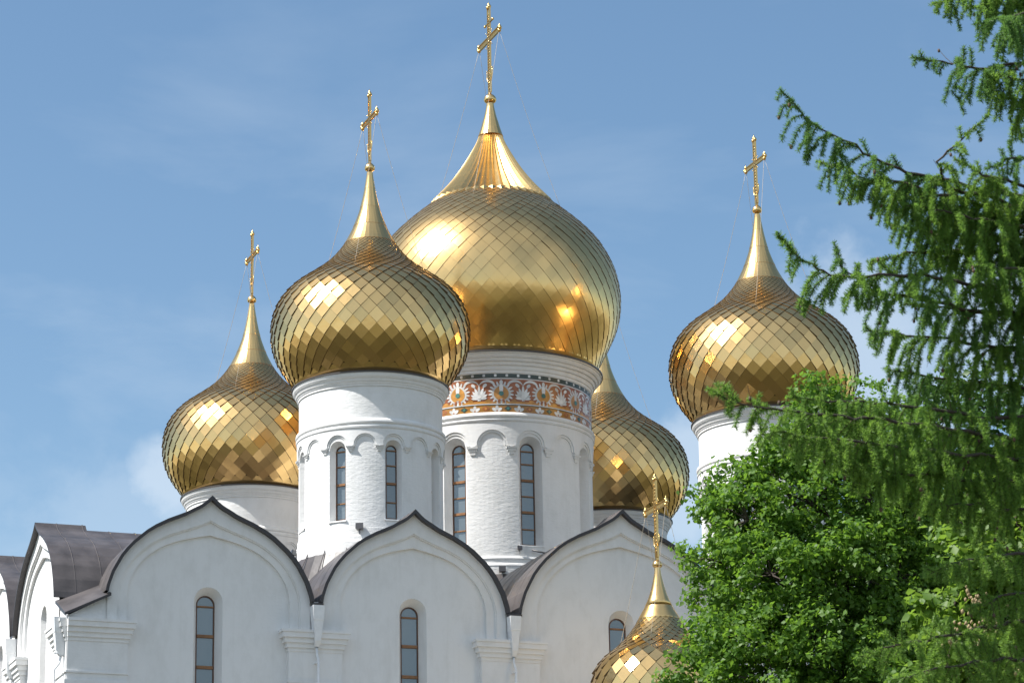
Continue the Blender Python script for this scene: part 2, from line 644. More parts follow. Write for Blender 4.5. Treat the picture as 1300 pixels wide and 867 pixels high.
cath = thing('cathedral', 'large white five-domed cathedral with gilded onion domes and arched gables', 'cathedral', (FX, FY, 0), PHI)

Z_CAP, Z_SPR, Z_TIP = 25.42, 26.62, 30.81
ARCH = [(0, 0), (.045, .042), (.085, .075), (.125, .1), (.17, .125), (.24, .168), (.32, .205), (.42, .25), (.54, .318), (.62, .375), (.68, .43), (.745, .49), (.81, .565), (.86, .635), (.905, .72), (.945, .80), (.972, .88), (.99, .94), (1, 1)]


def keel(hw, h, cx, zs, softness=0.0):
    """Points (s, z) of a keel-shaped arch from the left springing over the tip to the right springing."""
    L_ = []
    for a, d in ARCH:
        dd = d
        if softness:                                # a blunter tip for the inner mouldings
            dd = d * (1 - softness) + softness * (1 - math.sqrt(max(0, 1 - a * a * 0.985))) / 0.8775
            dd = d * (1 - softness) + softness * (1 - math.sqrt(max(0.0, 1 - a ** 2.1)))
        L_.append((a, dd))
    left = [(cx - a * hw, zs + h * (1 - d)) for a, d in reversed(L_)]
    right = [(cx + a * hw, zs + h * (1 - d)) for a, d in L_[1:]]
    return left + right


def front(s, z, off=0.0):
    """Wall frame of the facade facing the camera: s to the right, off outwards."""
    return (s, -5.94 - off, z)


UC = -15.2


def side(s, z, off=0.0):
    """Wall frame of the sunlit left facade; s = -v runs to the right when one looks at it."""
    return (UC - off, -s, z)


def right_side(s, z, off=0.0):
    return (35.4 + off, s, z)


def arch_loop(w, sill, spring, n=14):
    return [(-w, sill), (-w, spring)] + [(-w * math.cos(math.pi * k / n), spring + w * math.sin(math.pi * k / n)) for k in range(1, n)] + [(w, spring), (w, sill)]


def window(mp_, w, sill, spring, bars, parent, frame=0.055, fmat='darkwood', lower=None):
    """Frame with cross bars (part) and its glazing (sub-part); mp_(x, z, off)."""
    b = MB()
    o = arch_loop(w, sill, spring)
    i = [(x * (w - frame) / w, (z - spring) * (1 if z <= spring else (w - frame) / w) + spring) for x, z in o]
    i[0] = (i[0][0], sill + frame)
    i[-1] = (i[-1][0], sill + frame)
    F1, F2 = [mp_(x, z, 0.0) for x, z in o], [mp_(x, z, 0.0) for x, z in i]
    B2 = [mp_(x, z, -0.07) for x, z in i]
    b.strip(F1, F2, 0, True)
    b.strip(F2, B2, 0, True)
    for z, hgt in bars:
        wi = w - frame
        if z > spring:
            wi = math.sqrt(max(0.01, (w - frame) ** 2 - (z - spring) ** 2))
        k = 1 if hgt > 0.09 else 0
        a = [(-wi, z - hgt / 2), (wi, z - hgt / 2), (wi, z + hgt / 2), (-wi, z + hgt / 2)]
        fr = [mp_(x, zz, 0.012 + 0.02 * k) for x, zz in a]
        bk = [mp_(x, zz, -0.06) for x, zz in a]
        b.add(fr + bk, [(0, 1, 2, 3), (0, 4, 5, 1), (3, 2, 6, 7)], 1)
    wo_ = b.build('window', [fmat, 'wood'], parent)
    p = MB()
    cuts = sorted([sill] + [z for z, _ in bars if z < spring])
    cuts.append(max(spring - .02, cuts[-1] + .02))
    for z0, z1 in zip(cuts[:-1], cuts[1:]):          # each pane sits a little out of true
        j = RNG.normal(0, .004, 4)
        p.add([mp_(-w, z0, -.045 + j[0]), mp_(w, z0, -.045 + j[1]), mp_(w, z1, -.045 + j[2]), mp_(-w, z1, -.045 + j[3])], [(0, 1, 2, 3)], 0)
    hd = [(x, z) for x, z in o if z >= spring - 1e-6]
    p.add([mp_(-w, cuts[-1], -.045)] + [mp_(x, z, -.045) for x, z in hd] + [mp_(w, cuts[-1], -.045)], [tuple(range(len(hd) + 2))], 0)
    p.build('pane', 'glass', wo_)
    return wo_


def bay(mp_, cx, hw, zt, win, wall_s0, wall_s1, depth_dir, core=9.0, zs=Z_SPR, name='gable', wbars=((26.37, .07), (25.1, .13), (23.77, .13), (22.4, .13)), wsill=20.6, nw=0.63, gw=0.41, ntop=27.12):
    """One arched bay: tympanum wall with its window niche, stepped archivolt, barrel roof with dark edge."""
    h = zt - zs
    m = lambda s, z, o=0.0: mp_(s, z, o)
    outer = keel(hw, h, cx, zs)
    mid = keel(hw - .42, h - .84, cx, zs, 0.3)
    inner = keel(hw - .86, h - 1.46, cx, zs, 0.7)
    down = lambda c, z0: [(c[0][0], z0)] + c + [(c[-1][0], z0)]
    T, Bm, A = -0.26, -0.13, 0.0                    # tympanum, inner band, outer band
    w = MB()
    # tympanum by columns, leaving the niche open
    spring = ntop - nw
    il, ir = inner[0][0], inner[-1][0]
    zi = lambda s: float(np.interp(s, [p[0] for p in inner], [p[1] for p in inner]))
    cols = sorted(set(list(np.linspace(il, cx - nw, 12)) + list(np.linspace(cx - nw, cx + nw, 15)) + list(np.linspace(cx + nw, ir, 12)) + [p[0] for p in inner]))
    arch = lambda s: spring + math.sqrt(max(0.0, nw * nw - (s - cx) ** 2))
    for a, b in zip(cols[:-1], cols[1:]):
        if b - a < 1e-6:
            continue
        if win and a >= cx - nw - 1e-6 and b <= cx + nw + 1e-6:
            w.quad(m(a, 0, T), m(b, 0, T), m(b, wsill, T), m(a, wsill, T))
            w.quad(m(a, arch(a), T), m(b, arch(b), T), m(b, zi(b), T), m(a, zi(a), T))
        else:
            w.quad(m(a, 0, T), m(b, 0, T), m(b, zi(b), T), m(a, zi(a), T))
    if win:
        lo = [(cx + x, z) for x, z in arch_loop(nw, wsill, spring)]
        li = [(cx + x, z) for x, z in arch_loop(gw, wsill + .12, ntop - .27 - gw)]
        w.strip([m(s, z, T) for s, z in lo], [m(s, z, T - .5) for s, z in li], 0, True)
    gb_ = w.build(name, 'plaster', cath)
    a_ = MB()
    oD, mD, iD = down(outer, Z_CAP), down(mid, Z_CAP), down(inner, Z_CAP)
    P_ = lambda c, o: [m(s, z, o) for s, z in c]
    a_.strip(P_(oD, A), P_(mD, A))
    a_.strip(P_(mD, A), P_(mD, A - .05))
    # small fillet, then the second band
    m2 = down(keel(hw - .47, h - .90, cx, zs, 0.3), Z_CAP)
    a_.strip(P_(mD, A - .05), P_(m2, A - .05))
    a_.strip(P_(m2, A - .05), P_(m2, Bm))
    a_.strip(P_(m2, Bm), P_(iD, Bm))
    a_.strip(P_(iD, Bm), P_(iD, T))
    a_.build('archivolt', 'plaster', gb_)
    if win:
        wm = lambda x, z, o: mp_(cx + x, z, T - .5 + o)
        window(wm, gw, wsill + .12, ntop - .27 - gw, wbars, cath)
    # roof: keel-shaped hood over the wall, then the plainer barrel behind it
    r_ = MB()
    top = []
    ew, et = (.055, .10) if mp_ is side else (.135, .2)
    for k, (s, z) in enumerate(outer):
        p0, p1 = outer[max(k - 1, 0)], outer[min(k + 1, len(outer) - 1)]
        tx, tz = p1[0] - p0[0], p1[1] - p0[1]
        l = math.hypot(tx, tz)
        if abs(s - cx) < 1e-6:
            top.append((s, z + et))
        else:
            top.append((s - tz / l * ew, z + tx / l * ew))
    F0, F1 = 0.26, -2.0
    r_.strip(P_(top, F0), P_(outer, F0), 1)         # dark front edge
    r_.strip(P_(outer, F0), P_(outer, A - .02), 1)  # soffit
    r_.strip(P_(top, F0), P_(top, F1), 0)
    zc_ = zt + .26 - .42
    rear = [(s, min(z, zc_ - .05 * abs(s - cx))) for s, z in top]
    r_.strip(P_(top, F1), P_(rear, F1), 1)
    r_.strip(P_(rear, F1 + .001), P_(rear, -core), 0)
    # standing seams across the barrel
    for dd in np.arange(-.7, -core, -1.15):
        c_ = top if dd > F1 else rear
        ln = [(s, z + .012) for s, z in c_]
        lu = [(s, z + .026) for s, z in c_]
        r_.strip(P_(lu, dd), P_(ln, dd + .03), 0)
        r_.strip(P_(lu, dd), P_(ln, dd - .03), 0)
    r_.build('barrel_roof', ['roof', 'edge'], cath)
    return gb_


front_bays = [(-9.11, 4.42, Z_TIP), (.045, 4.22, Z_TIP), (9.87, 4.95, 31.46), (19.65, 4.22, Z_TIP), (28.85, 4.42, Z_TIP)]
for k, (cx, hw, zt) in enumerate(front_bays):
    bay(front, cx, hw, zt, True, 0, 0, 0, core=11.0 if k in (0, 4) else 7.0)
side_bays = [(-.16, 4.42, 30.72), (-9.9, 4.75, 31.3), (-19.9, 4.42, 30.72)]
for cx, hw, zt in side_bays:
    bay(side, cx, hw, zt, True, 0, 0, 0, core=10.0)


def pilaster(mp_, s0, s1, cap0, cap1, back=-.26):
    """Flat pilaster with its stepped capital (sub-part) and a lower string course."""
    b = MB()

    def blk(a, c, z0, z1, o, bb=b):
        f = [mp_(a, z0, o), mp_(c, z0, o), mp_(c, z1, o), mp_(a, z1, o)]
        k = [mp_(a, z0, back), mp_(c, z0, back), mp_(c, z1, back), mp_(a, z1, back)]
        bb.add(f + k, [(0, 1, 2, 3), (0, 3, 7, 4), (1, 5, 6, 2), (3, 2, 6, 7), (0, 4, 5, 1)])
    blk(s0, s1, 0, 24.52, .02)
    blk(s0 - .05, s1 + .05, 23.16, 23.24, .075)
    blk(s0 - .1, s1 + .1, 22.62, 22.86, .10)
    blk(s0 - .05, s1 + .05, 22.40, 22.62, .06)
    p = b.build('pilaster', 'plaster', cath)
    c = MB()
    e0, e1 = s0 - cap0, cap1 - s1
    zz = [24.50, 24.62, 24.66, 24.80, 24.86, 25.02, 25.08, 25.30, 25.42]
    ff = [.08, .12, .3, .34, .55, .58, .86, 1.0, 1.0]
    for i in range(len(zz) - 1):
        o = .03 + .30 * ff[i]
        blk(s0 - e0 * ff[i], s1 + e1 * ff[i], zz[i], zz[i + 1], o, c)
    c.build('capital', 'plaster', p)
    return p


pilaster(front, -15.18, -12.62, -15.22, -12.32)
pilaster(front, -5.64, -3.26, -6.02, -2.95)
pilaster(front, 3.10, 5.82, 2.74, 6.1)
pilaster(front, 13.9, 16.4, 13.5, 16.8)
pilaster(front, 22.9, 25.4, 22.6, 25.8)
pilaster(front, 32.3, 35.3, 32.0, 35.5)
pilaster(side, 3.3, 5.90, 3.0, 5.96)
pilaster(side, -6.1, -3.6, -6.4, -3.3)
pilaster(side, -16.45, -13.65, -16.7, -13.4)
pilaster(side, -26.4, -23.3, -26.6, -23.0)

# spandrel wall between the arches and behind everything, rear walls, roof deck
def spandrel(mp_, a, b, z0, z1a, z1b):
    w = MB()
    w.quad(mp_(a, z0, -.05), mp_(b, z0, -.05), mp_(b, z1b, -.05), mp_(a, z1a, -.05))
    w.build('spandrel', 'plaster', cath)


spandrel(front, -15.2, -13.4, 25.3, 25.55, 26.5)
spandrel(front, -4.9, -4.0, 25.3, 26.7, 26.7)
spandrel(front, 4.1, 5.1, 25.3, 26.65, 26.65)
spandrel(front, 14.7, 15.6, 25.3, 26.65, 26.65)
spandrel(front, 23.7, 24.6, 25.3, 26.65, 26.65)
spandrel(front, 33.1, 35.4, 25.3, 26.6, 25.6)
spandrel(side, 4.1, 5.94, 25.3, 26.5, 25.55)
spandrel(side, -5.4, -4.4, 25.3, 26.65, 26.65)
spandrel(side, -15.7, -14.5, 25.3, 26.65, 26.65)
spandrel(side, -26.5, -24.2, 25.3, 25.6, 26.5)
w = MB()
w.quad((35.4, -5.9, 0), (35.4, 26.5, 0), (35.4, 26.5, 26.6), (35.4, -5.9, 26.6))
w.build('wall', 'plaster', cath)
w = MB()
w.quad((-15.15, 26.5, 0), (35.4, 26.5, 0), (35.4, 26.5, 26.6), (-15.15, 26.5, 26.6))
w.build('wall', 'plaster', cath)

rf = MB()
rf.quad((-13.2, -4.2, 26.75), (33.4, -4.2, 26.75), (33.4, 26.4, 26.75), (-13.2, 26.4, 26.75))
# gutter valleys between the hoods
for a, b in ((-4.72, -4.15), (4.24, 4.95), (14.79, 15.46), (23.84, 24.46)):
    rf.quad((a, -6.18, 26.60), (b, -6.18, 26.60), (b, -2.2, 26.85), (a, -2.2, 26.85))
    rf.quad((a, -6.18, 26.47), (b, -6.18, 26.47), (b, -6.18, 26.60), (a, -6.18, 26.60), 1)
for a, b in ((4.55, 5.18), (14.62, 15.51)):
    rf.quad((-15.44, a, 26.60), (-15.44, b, 26.60), (-11, b, 26.85), (-11, a, 26.85))
    rf.quad((-15.44, a, 26.47), (-15.44, b, 26.47), (-15.44, b, 26.60), (-15.44, a, 26.60), 1)
# little hipped pent roof on the near corner, dark eave on both sides
A_, B_, C_, D_ = (-13.42, -6.2, 26.55), (-15.36, -6.2, 25.62), (-15.36, -4.16, 26.5), (-13.42, -4.16, 27.3)
rf.quad(A_, B_, C_, D_)
for p, q_ in ((A_, B_), (B_, C_)):
    rf.quad(p, q_, (q_[0], q_[1], q_[2] - .12), (p[0], p[1], p[2] - .12), 1)
rf.build('roof', ['roof', 'edge'], cath)

# main roof slopes rising to each drum
sk = MB()
for (u_, v_, ra, za) in ((0, 0, 3.5, 29.9), (UU, 0, 3.5, 29.9), (0, VV, 3.5, 29.45), (UU, VV, 3.5, 29.45), (CU, CV, 5.05, 31.0)):
    rb = ra + (1.55 if ra < 4 else 4.6)
    seg = 40
    for q_ in range(3):
        t0, t1 = q_ / 3, (q_ + 1) / 3
        f_ = lambda t: (ra - .05 + (rb - ra) * t, za - (za - 26.7) * (t ** .8))
        sk.lathe([f_(t0), f_(t1)], seg, 0, False, (u_, v_))
    for k in range(seg // 2):
        a = 2 * math.pi * k * 2 / seg
        sk.tube([(u_ + (ra - .02) * math.cos(a), v_ + (ra - .02) * math.sin(a), za + .01), (u_ + rb * math.cos(a), v_ + rb * math.sin(a), 26.72)], .025, 4, 0)
sk.build('drum_apron', 'roof', cath)


# ---- drainpipes
def drainpipe(mp_, s, z0=26.46, z1=24.7, w0=.52, w1=.22):
    b = MB()
    zz = [z0, z0 - .62, z0 - .66, z1 + .25, z1]
    ww = [w0, w0 * .86, w0 * .8, w1 * 1.15, w1 * .75]
    dd = [.50, .46, .44, .36, .22]
    rings = []
    for z, x, d in zip(zz, ww, dd):
        rings.append([mp_(s - x / 2, z, .02), mp_(s - x / 2, z, .02 + d), mp_(s + x / 2, z, .02 + d), mp_(s + x / 2, z, .02)])
    for a, c in zip(rings[:-1], rings[1:]):
        b.strip(a, c, 0, True)
    b.add(rings[0], [(0, 1, 2, 3)])
    b.tube([mp_(s, z1 + .05, .14), mp_(s, z1 - .3, .20), mp_(s, z1 - .6, .42), mp_(s, 1, .42)], .055, 8)
    for z in (24.0, 22.0, 19.0):
        b.box(mp_(s, z, .25), (.16, .4, .05) if mp_ is front else (.4, .16, .05))
    b.build('drainpipe', 'pipe', cath)


drainpipe(front, -4.44)
drainpipe(front, 4.55)
drainpipe(front, 15.1)
drainpipe(front, 24.2)
drainpipe(side, 5.55, 25.5, 23.9, .5)
drainpipe(side, -4.9)


# ------------------------------------------------------------------ drums
def cyl(Rr, a0=0.0):
    return lambda x, z, off=0.0: ((Rr + off) * math.cos(a0 + x / Rr), (Rr + off) * math.sin(a0 + x / Rr), z)


def make_drum(parent, big):
    if not big:
        Rw, Rb, zring0, zring1 = 3.31, 3.40, 35.33, 35.74
        zcap, ztop_arch, ra_ = 34.54, 35.11, .52
        nw, sill, nspring, gw, gspring, dep = .41, 31.17, 34.43, .26, 34.41, .34
        base = [(3.31, 30.75), (3.36, 30.75), (3.36, 30.42), (3.43, 30.40), (3.43, 30.2), (3.52, 30.15), (3.52, 29.7), (3.52, 27)]
        zbot = 30.7
        ring = [(3.31, 35.84), (3.38, 35.80), (3.45, 35.74), (3.47, 35.66), (3.46, 35.60), (3.40, 35.55), (3.40, 35.52), (3.45, 35.46), (3.44, 35.38), (3.40, 35.33)]
        corn = [(3.31, 37.34), (3.36, 37.34), (3.36, 37.40), (3.40, 37.46), (3.41, 37.52), (3.45, 37.54), (3.48, 37.62), (3.49, 37.66), (3.53, 37.68), (3.58, 37.76), (3.61, 37.85), (3.61, 37.91)]
        flash = [(3.55, 37.91), (3.66, 37.905), (3.66, 37.97), (3.40, 38.03)]
        bars = [(34.42, .05), (33.72, .05), (32.89, .10), (32.02, .05)]
        upper_top = 37.4
    else:
        Rw, Rb, zring0, zring1 = 4.86, 4.96, 38.62, 39.12
        zcap, ztop_arch, ra_ = 37.36, 38.22, .76
        nw, sill, nspring, gw, gspring, dep = .62, 32.46, 37.32, .37, 37.30, .46
        base = [(4.86, 31.9), (4.93, 31.88), (4.97, 31.78), (4.93, 31.70), (4.93, 31.55), (5.0, 31.5), (5.02, 31.42), (5.0, 31.36), (5.0, 31.0), (5.0, 27)]
        zbot = 31.85
        ring = [(4.84, 39.12), (4.93, 39.10), (5.03, 39.02), (5.05, 38.93), (5.02, 38.86), (4.96, 38.82), (4.97, 38.78), (5.02, 38.72), (5.0, 38.65), (4.96, 38.62)]
        corn = [(4.86, 41.12), (4.93, 41.12), (4.93, 41.24), (4.98, 41.28), (5.0, 41.38), (5.0, 41.46), (5.08, 41.48), (5.11, 41.58), (5.11, 41.64), (5.2, 41.66), (5.24, 41.76), (5.24, 41.80), (5.32, 41.82), (5.38, 41.92), (5.40, 41.98), (5.46, 42.0), (5.47, 42.07)]
        flash = [(5.4, 42.07), (5.53, 42.065), (5.53, 42.14), (5.1, 42.22)]
        bars = [(37.27, .06), (36.62, .06), (35.80, .12), (35.0, .06), (34.2, .12), (33.35, .06)]
        upper_top = 41.2
    d = MB()
    ns, step = 16, math.pi / 8
    a_front = -math.pi / 2                            # sector 0 faces the facade
    for k in range(ns):
        a0 = a_front + k * step
        mp_ = cyl(Rw, a0)
        half = Rw * step / 2
        if k % 2 == 0:
            cols = list(np.linspace(-half, -nw, 4)) + list(np.linspace(-nw, nw, 13))[1:] + list(np.linspace(nw, half, 4))[1:]
            arch = lambda x: nspring + math.sqrt(max(0.0, nw * nw - x * x))
            for a, b in zip(cols[:-1], cols[1:]):
                if a >= -nw - 1e-6 and b <= nw + 1e-6:
                    d.quad(mp_(a, zbot), mp_(b, zbot), mp_(b, sill), mp_(a, sill))
                    d.quad(mp_(a, arch(a)), mp_(b, arch(b)), mp_(b, zring0), mp_(a, zring0))
                else:
                    d.quad(mp_(a, zbot), mp_(b, zbot), mp_(b, zring0), mp_(a, zring0))
            lo = arch_loop(nw, sill, nspring)
            li = arch_loop(gw, sill + .10, gspring)
            Ri = Rw - dep
            mi = cyl(Ri, a0)
            d.strip([mp_(x, z) for x, z in lo], [mi(x, z) for x, z in li], 0, True)
            # sloping sill board
            d.add([mp_(-nw - .04, sill - .06, .07), mp_(nw + .04, sill - .06, .07), mp_(nw + .04, sill, .06), mp_(-nw - .04, sill, .06),
                   mp_(nw + .04, sill + .015, -.1), mp_(-nw - .04, sill + .015, -.1), mp_(-nw - .04, sill - .06, -.02), mp_(nw + .04, sill - .06, -.02)],
                  [(0, 1, 2, 3), (3, 2, 4, 5), (0, 6, 7, 1)])
        else:
            cols = np.linspace(-half, half, 9)
            d.strip([mp_(x, zbot) for x in cols], [mp_(x, zring0) for x in cols])
    for f in range(len(d.sm)):
        d.sm[f] = False
    d.lathe([(Rw, zring0 + .3), (Rw, upper_top)], 128)
    d.sharp_lathe(base, 96)
    dr = d.build('drum', 'brickish', parent)
    # string course + cornice
    s = MB()
    s.sharp_lathe(ring, 112)
    s.build('string_course', 'plaster', dr)
    c = MB()
    c.sharp_lathe(corn, 128)
    c.sharp_lathe(flash, 128, 1)
    c.build('cornice', ['plaster', 'flash'], dr)
    # blind arcade: a raised band cut by arches that stand on corbels
    ab = MB()
    for k in range(ns):
        a0 = a_front + k * step
        half = Rb * step / 2
        for (rad, off, rr) in ((ra_, 0.0, Rb), (ra_ - .085 * (1.5 if big else 1), -.05, Rb - .05)):
            mo = cyl(rr, a0)
            hf = rr * step / 2
            zc0 = ztop_arch - ra_
            xs = [-hf] + [-rad * math.cos(math.pi * q_ / 14) for q_ in range(15)] + [hf]
            zs_ = [zcap] + [zc0 + rad * math.sin(math.pi * q_ / 14) for q_ in range(15)] + [zcap]
            top = [mo(x, zring0 + .02) for x in xs]
            lowp = [mo(x, z) for x, z in zip(xs, zs_)]
            ab.strip(top, lowp)
            back = (Rw - rr) + .001
            ab.strip(lowp, [mo(x, z, back if off else -.05) for x, z in zip(xs, zs_)])
        # corbel at the sector boundary
        mc = cyl(Rb, a0 + step / 2)
        cw = half - ra_
        sc_ = 1.6 if big else 1.0
        for (wz, h0, h1, o) in ((cw * 1.25, 0.0, .07, .05), (cw * .95, .07, .17, .0), (cw * .62, .17, .30, -.045)):
            z1, z0 = zcap - h0 * sc_ * .8, zcap - h1 * sc_ * .8
            f = [mc(-wz, z0, o), mc(wz, z0, o), mc(wz, z1, o + .02), mc(-wz, z1, o + .02)]
            bk = [mc(-wz, z0, -.12), mc(wz, z0, -.12), mc(wz, z1, -.12), mc(-wz, z1, -.12)]
            ab.add(f + bk, [(0, 1, 2, 3), (0, 3, 7, 4), (1, 5, 6, 2), (3, 2, 6, 7), (0, 4, 5, 1)])
    ab.build('arcade_band', 'plaster', dr)
    wins = []
    for k in range(0, ns, 2):
        a0 = a_front + k * step
        Ri = Rw - dep
        wins.append((cyl(Ri, a0), gw, sill + .10, gspring, bars))
    return dr, wins


def frieze(parent):
    """Glazed tile frieze: terracotta ground, white palmettes, narrow patterned borders."""
    Rf = 4.878
    b = MB()
    mats = ['orange', 'ochre', 'wglaze', 'teal', 'dgreen']

    def band(z0, z1, off, mat):
        b.lathe([(Rf + off, z0), (Rf + off, z1)], 168, mat)
    band(39.12, 39.50, .0, 1)
    band(39.50, 40.86, .0, 0)
    band(40.86, 41.13, .0, 4)
    for z0, z1, off, mat in ((39.50, 39.545, .012, 2), (39.46, 39.50, .008, 4), (40.80, 40.85, .014, 2), (39.56, 39.66, .006, 1), (41.08, 41.13, .02, 2)):
        b.sharp_lathe([(Rf, z0), (Rf + off, z0), (Rf + off, z1), (Rf, z1)], 168, mat)

    def poly(cx, pts, off, mat):
        # fan-filled outline laid on the cylinder, with a thin glazed rim
        c = (sum(p[0] for p in pts) / len(pts), sum(p[1] for p in pts) / len(pts))
        P = lambda x, z, o: ((Rf + o) * math.cos((cx + x) / Rf), (Rf + o) * math.sin((cx + x) / Rf), z)
        v = [P(c[0], c[1], off)] + [P(x, z, off) for x, z in pts]
        n = len(pts)
        b.add(v, [(0, 1 + i, 1 + (i + 1) % n) for i in range(n)], mat)
        b.strip([P(x, z, off) for x, z in pts], [P(x, z, off - .006) for x, z in pts], mat, True)

    def ringpoly(cx, o, i, off, mat):
        P = lambda x, z: ((Rf + off) * math.cos((cx + x) / Rf), (Rf + off) * math.sin((cx + x) / Rf), z)
        b.strip([P(*p) for p in o], [P(*p) for p in i], mat, True)

    def petal(cx, x0, z0, ang, ln, wd, off, mat):
        ca_, sa_ = math.cos(ang), math.sin(ang)
        pts = [(0, -wd * .3), (ln * .35, -wd * .5), (ln * .75, -wd * .42), (ln, 0), (ln * .75, wd * .42), (ln * .35, wd * .5), (0, wd * .3)]
        poly(cx, [(x0 + x * ca_ - y * sa_, z0 + x * sa_ + y * ca_) for x, y in pts], off, mat)
    nU = 14
    per = 2 * math.pi * Rf / nU
    zc_ = 40.12
    for k in range(nU):
        cx = -math.pi / 2 * Rf + (k + .35) * per
        # heart-shaped palmette with feathered rim
        for q_ in range(17):
            a = math.radians(-78 + q_ * (336 / 16) - 12 + 0)
            a = math.radians(-70 + q_ * 320 / 16)
            petal(cx, .40 * math.cos(a + math.pi), zc_ + .36 * math.sin(a + math.pi) - .02, a + math.pi, .25, .10, .012, 2)
        heart = lambda rx, rz, dz: [(rx * math.sin(t) * (1 + .12 * math.sin(t) ** 2), zc_ + dz + rz * math.cos(t) - .10 * rz * abs(math.sin(t)) + (.22 * rz if abs(t - math.pi) < .25 else 0)) for t in np.linspace(0, 2 * math.pi, 37)[:-1]]
        poly(cx, heart(.42, .45, -.02), .018, 2)
        poly(cx, heart(.33, .37, -.03), .024, 1)
        poly(cx, [(.10 * math.cos(t), zc_ + .20 + .22 * math.sin(t)) for t in np.linspace(0, 2 * math.pi, 13)[:-1]], .030, 2)
        poly(cx, [(.12 * math.cos(t), zc_ - .06 + .12 * math.sin(t)) for t in np.linspace(0, 2 * math.pi, 17)[:-1]], .036, 3)
        petal(cx, 0, zc_ + .40, math.pi / 2, .24, .17, .03, 2)
        for sg in (-1, 1):
            petal(cx, sg * .05, zc_ - .36, math.radians(-90 + sg * 40), .2, .12, .026, 0)
            # scrolls that bridge to the fan
            arc = [(sg * (.30 + .40 * (1 - math.cos(t))), zc_ + .27 + .32 * math.sin(t)) for t in np.linspace(.15, 2.75, 12)]
            wd = np.linspace(.085, .035, 12)
            o = [(x, z + w_) for (x, z), w_ in zip(arc, wd)]
            i = [(x, z - w_) for (x, z), w_ in zip(arc, wd)]
            P = lambda x, z: ((Rf + .016) * math.cos((cx + x) / Rf), (Rf + .016) * math.sin((cx + x) / Rf), z)
            b.strip([P(*p) for p in o], [P(*p) for p in i], 2)
            petal(cx, sg * .72, zc_ + .43, math.radians(90 - sg * 130), .25, .16, .02, 2)
        # fan palmette between
        fx = cx + per / 2
        for a, ln in ((90, .62), (68, .54), (112, .54), (48, .46), (132, .46), (25, .42), (155, .42), (2, .36), (178, .36)):
            petal(fx, 0, zc_ - .30, math.radians(a), ln * 1.12, .14, .016 + .001 * (a % 7), 2)
        petal(fx, 0, zc_ - .30, math.radians(90), .2, .2, .028, 2)
        for a in (-70, -110):
            petal(fx, 0, zc_ - .28, math.radians(a), .16, .1, .016, 2)
        for sg in (-1, 1):
            petal(fx, sg * .30, zc_ - .42, math.radians(90 - sg * 90), .3, .1, .012, 1)
    # lower border: alternating white, ochre and green lozenges
    nL = 56
    for k in range(nL):
        x = -math.pi / 2 * Rf + k * 2 * math.pi * Rf / nL
        if k % 2:
            for a in (30, 90, 150):
                petal(x, 0, 39.18, math.radians(a), .29, .17, .014, 2)
            poly(x, [(-.045, 39.16), (.045, 39.16), (0, 39.25)], .022, 0)
        else:
            poly(x, [(-.19, 39.3), (0, 39.15), (.19, 39.3), (0, 39.44)], .012, 4 if k % 4 else 0)
            poly(x, [(-.08, 39.3), (0, 39.22), (.08, 39.3), (0, 39.37)], .02, 3 if k % 4 else 1)
    # bead course under the cornice
    nB = 108
    for k in range(nB):
        x = k * 2 * math.pi * Rf / nB
        poly(x, [(-.05, 40.92), (.05, 40.92), (.07, 40.98), (.05, 41.05), (-.05, 41.05), (-.07, 40.98)], .022, 2 if k % 2 else 4)
    return b.build('frieze', mats, parent)


# ------------------------------------------------------------------ domes and crosses
PROF_S = [(0.0, 3.40), (.25, 3.56), (.469, 3.726), (.832, 3.985), (1.102, 4.16), (1.52, 4.37), (1.885, 4.485), (2.28, 4.565), (2.63, 4.59), (2.99, 4.58), (3.4, 4.522), (3.78, 4.41), (4.09, 4.27), (4.38, 4.08), (4.66, 3.845), (4.955, 3.535), (5.24, 3.154), (5.52, 2.76), (5.88, 2.29), (6.27, 1.85), (6.66, 1.52), (7.0, 1.27), (7.36, 1.067), (7.62, .94), (7.95, .79), (8.39, .62), (8.79, .49), (9.3, .366), (9.73, .28), (10.26, .19), (10.62, .14)]
PROF_C = [(0.0, 5.10), (.4, 5.28), (.95, 5.53), (1.36, 5.76), (1.76, 5.97), (2.24, 6.2), (2.68, 6.35), (3.2, 6.475), (3.89, 6.53), (4.55, 6.5), (5.15, 6.40), (5.72, 6.225), (6.31, 5.95), (6.88, 5.62), (7.41, 5.2), (7.97, 4.65), (8.69, 3.85), (9.3, 3.1), (9.7, 2.6)]


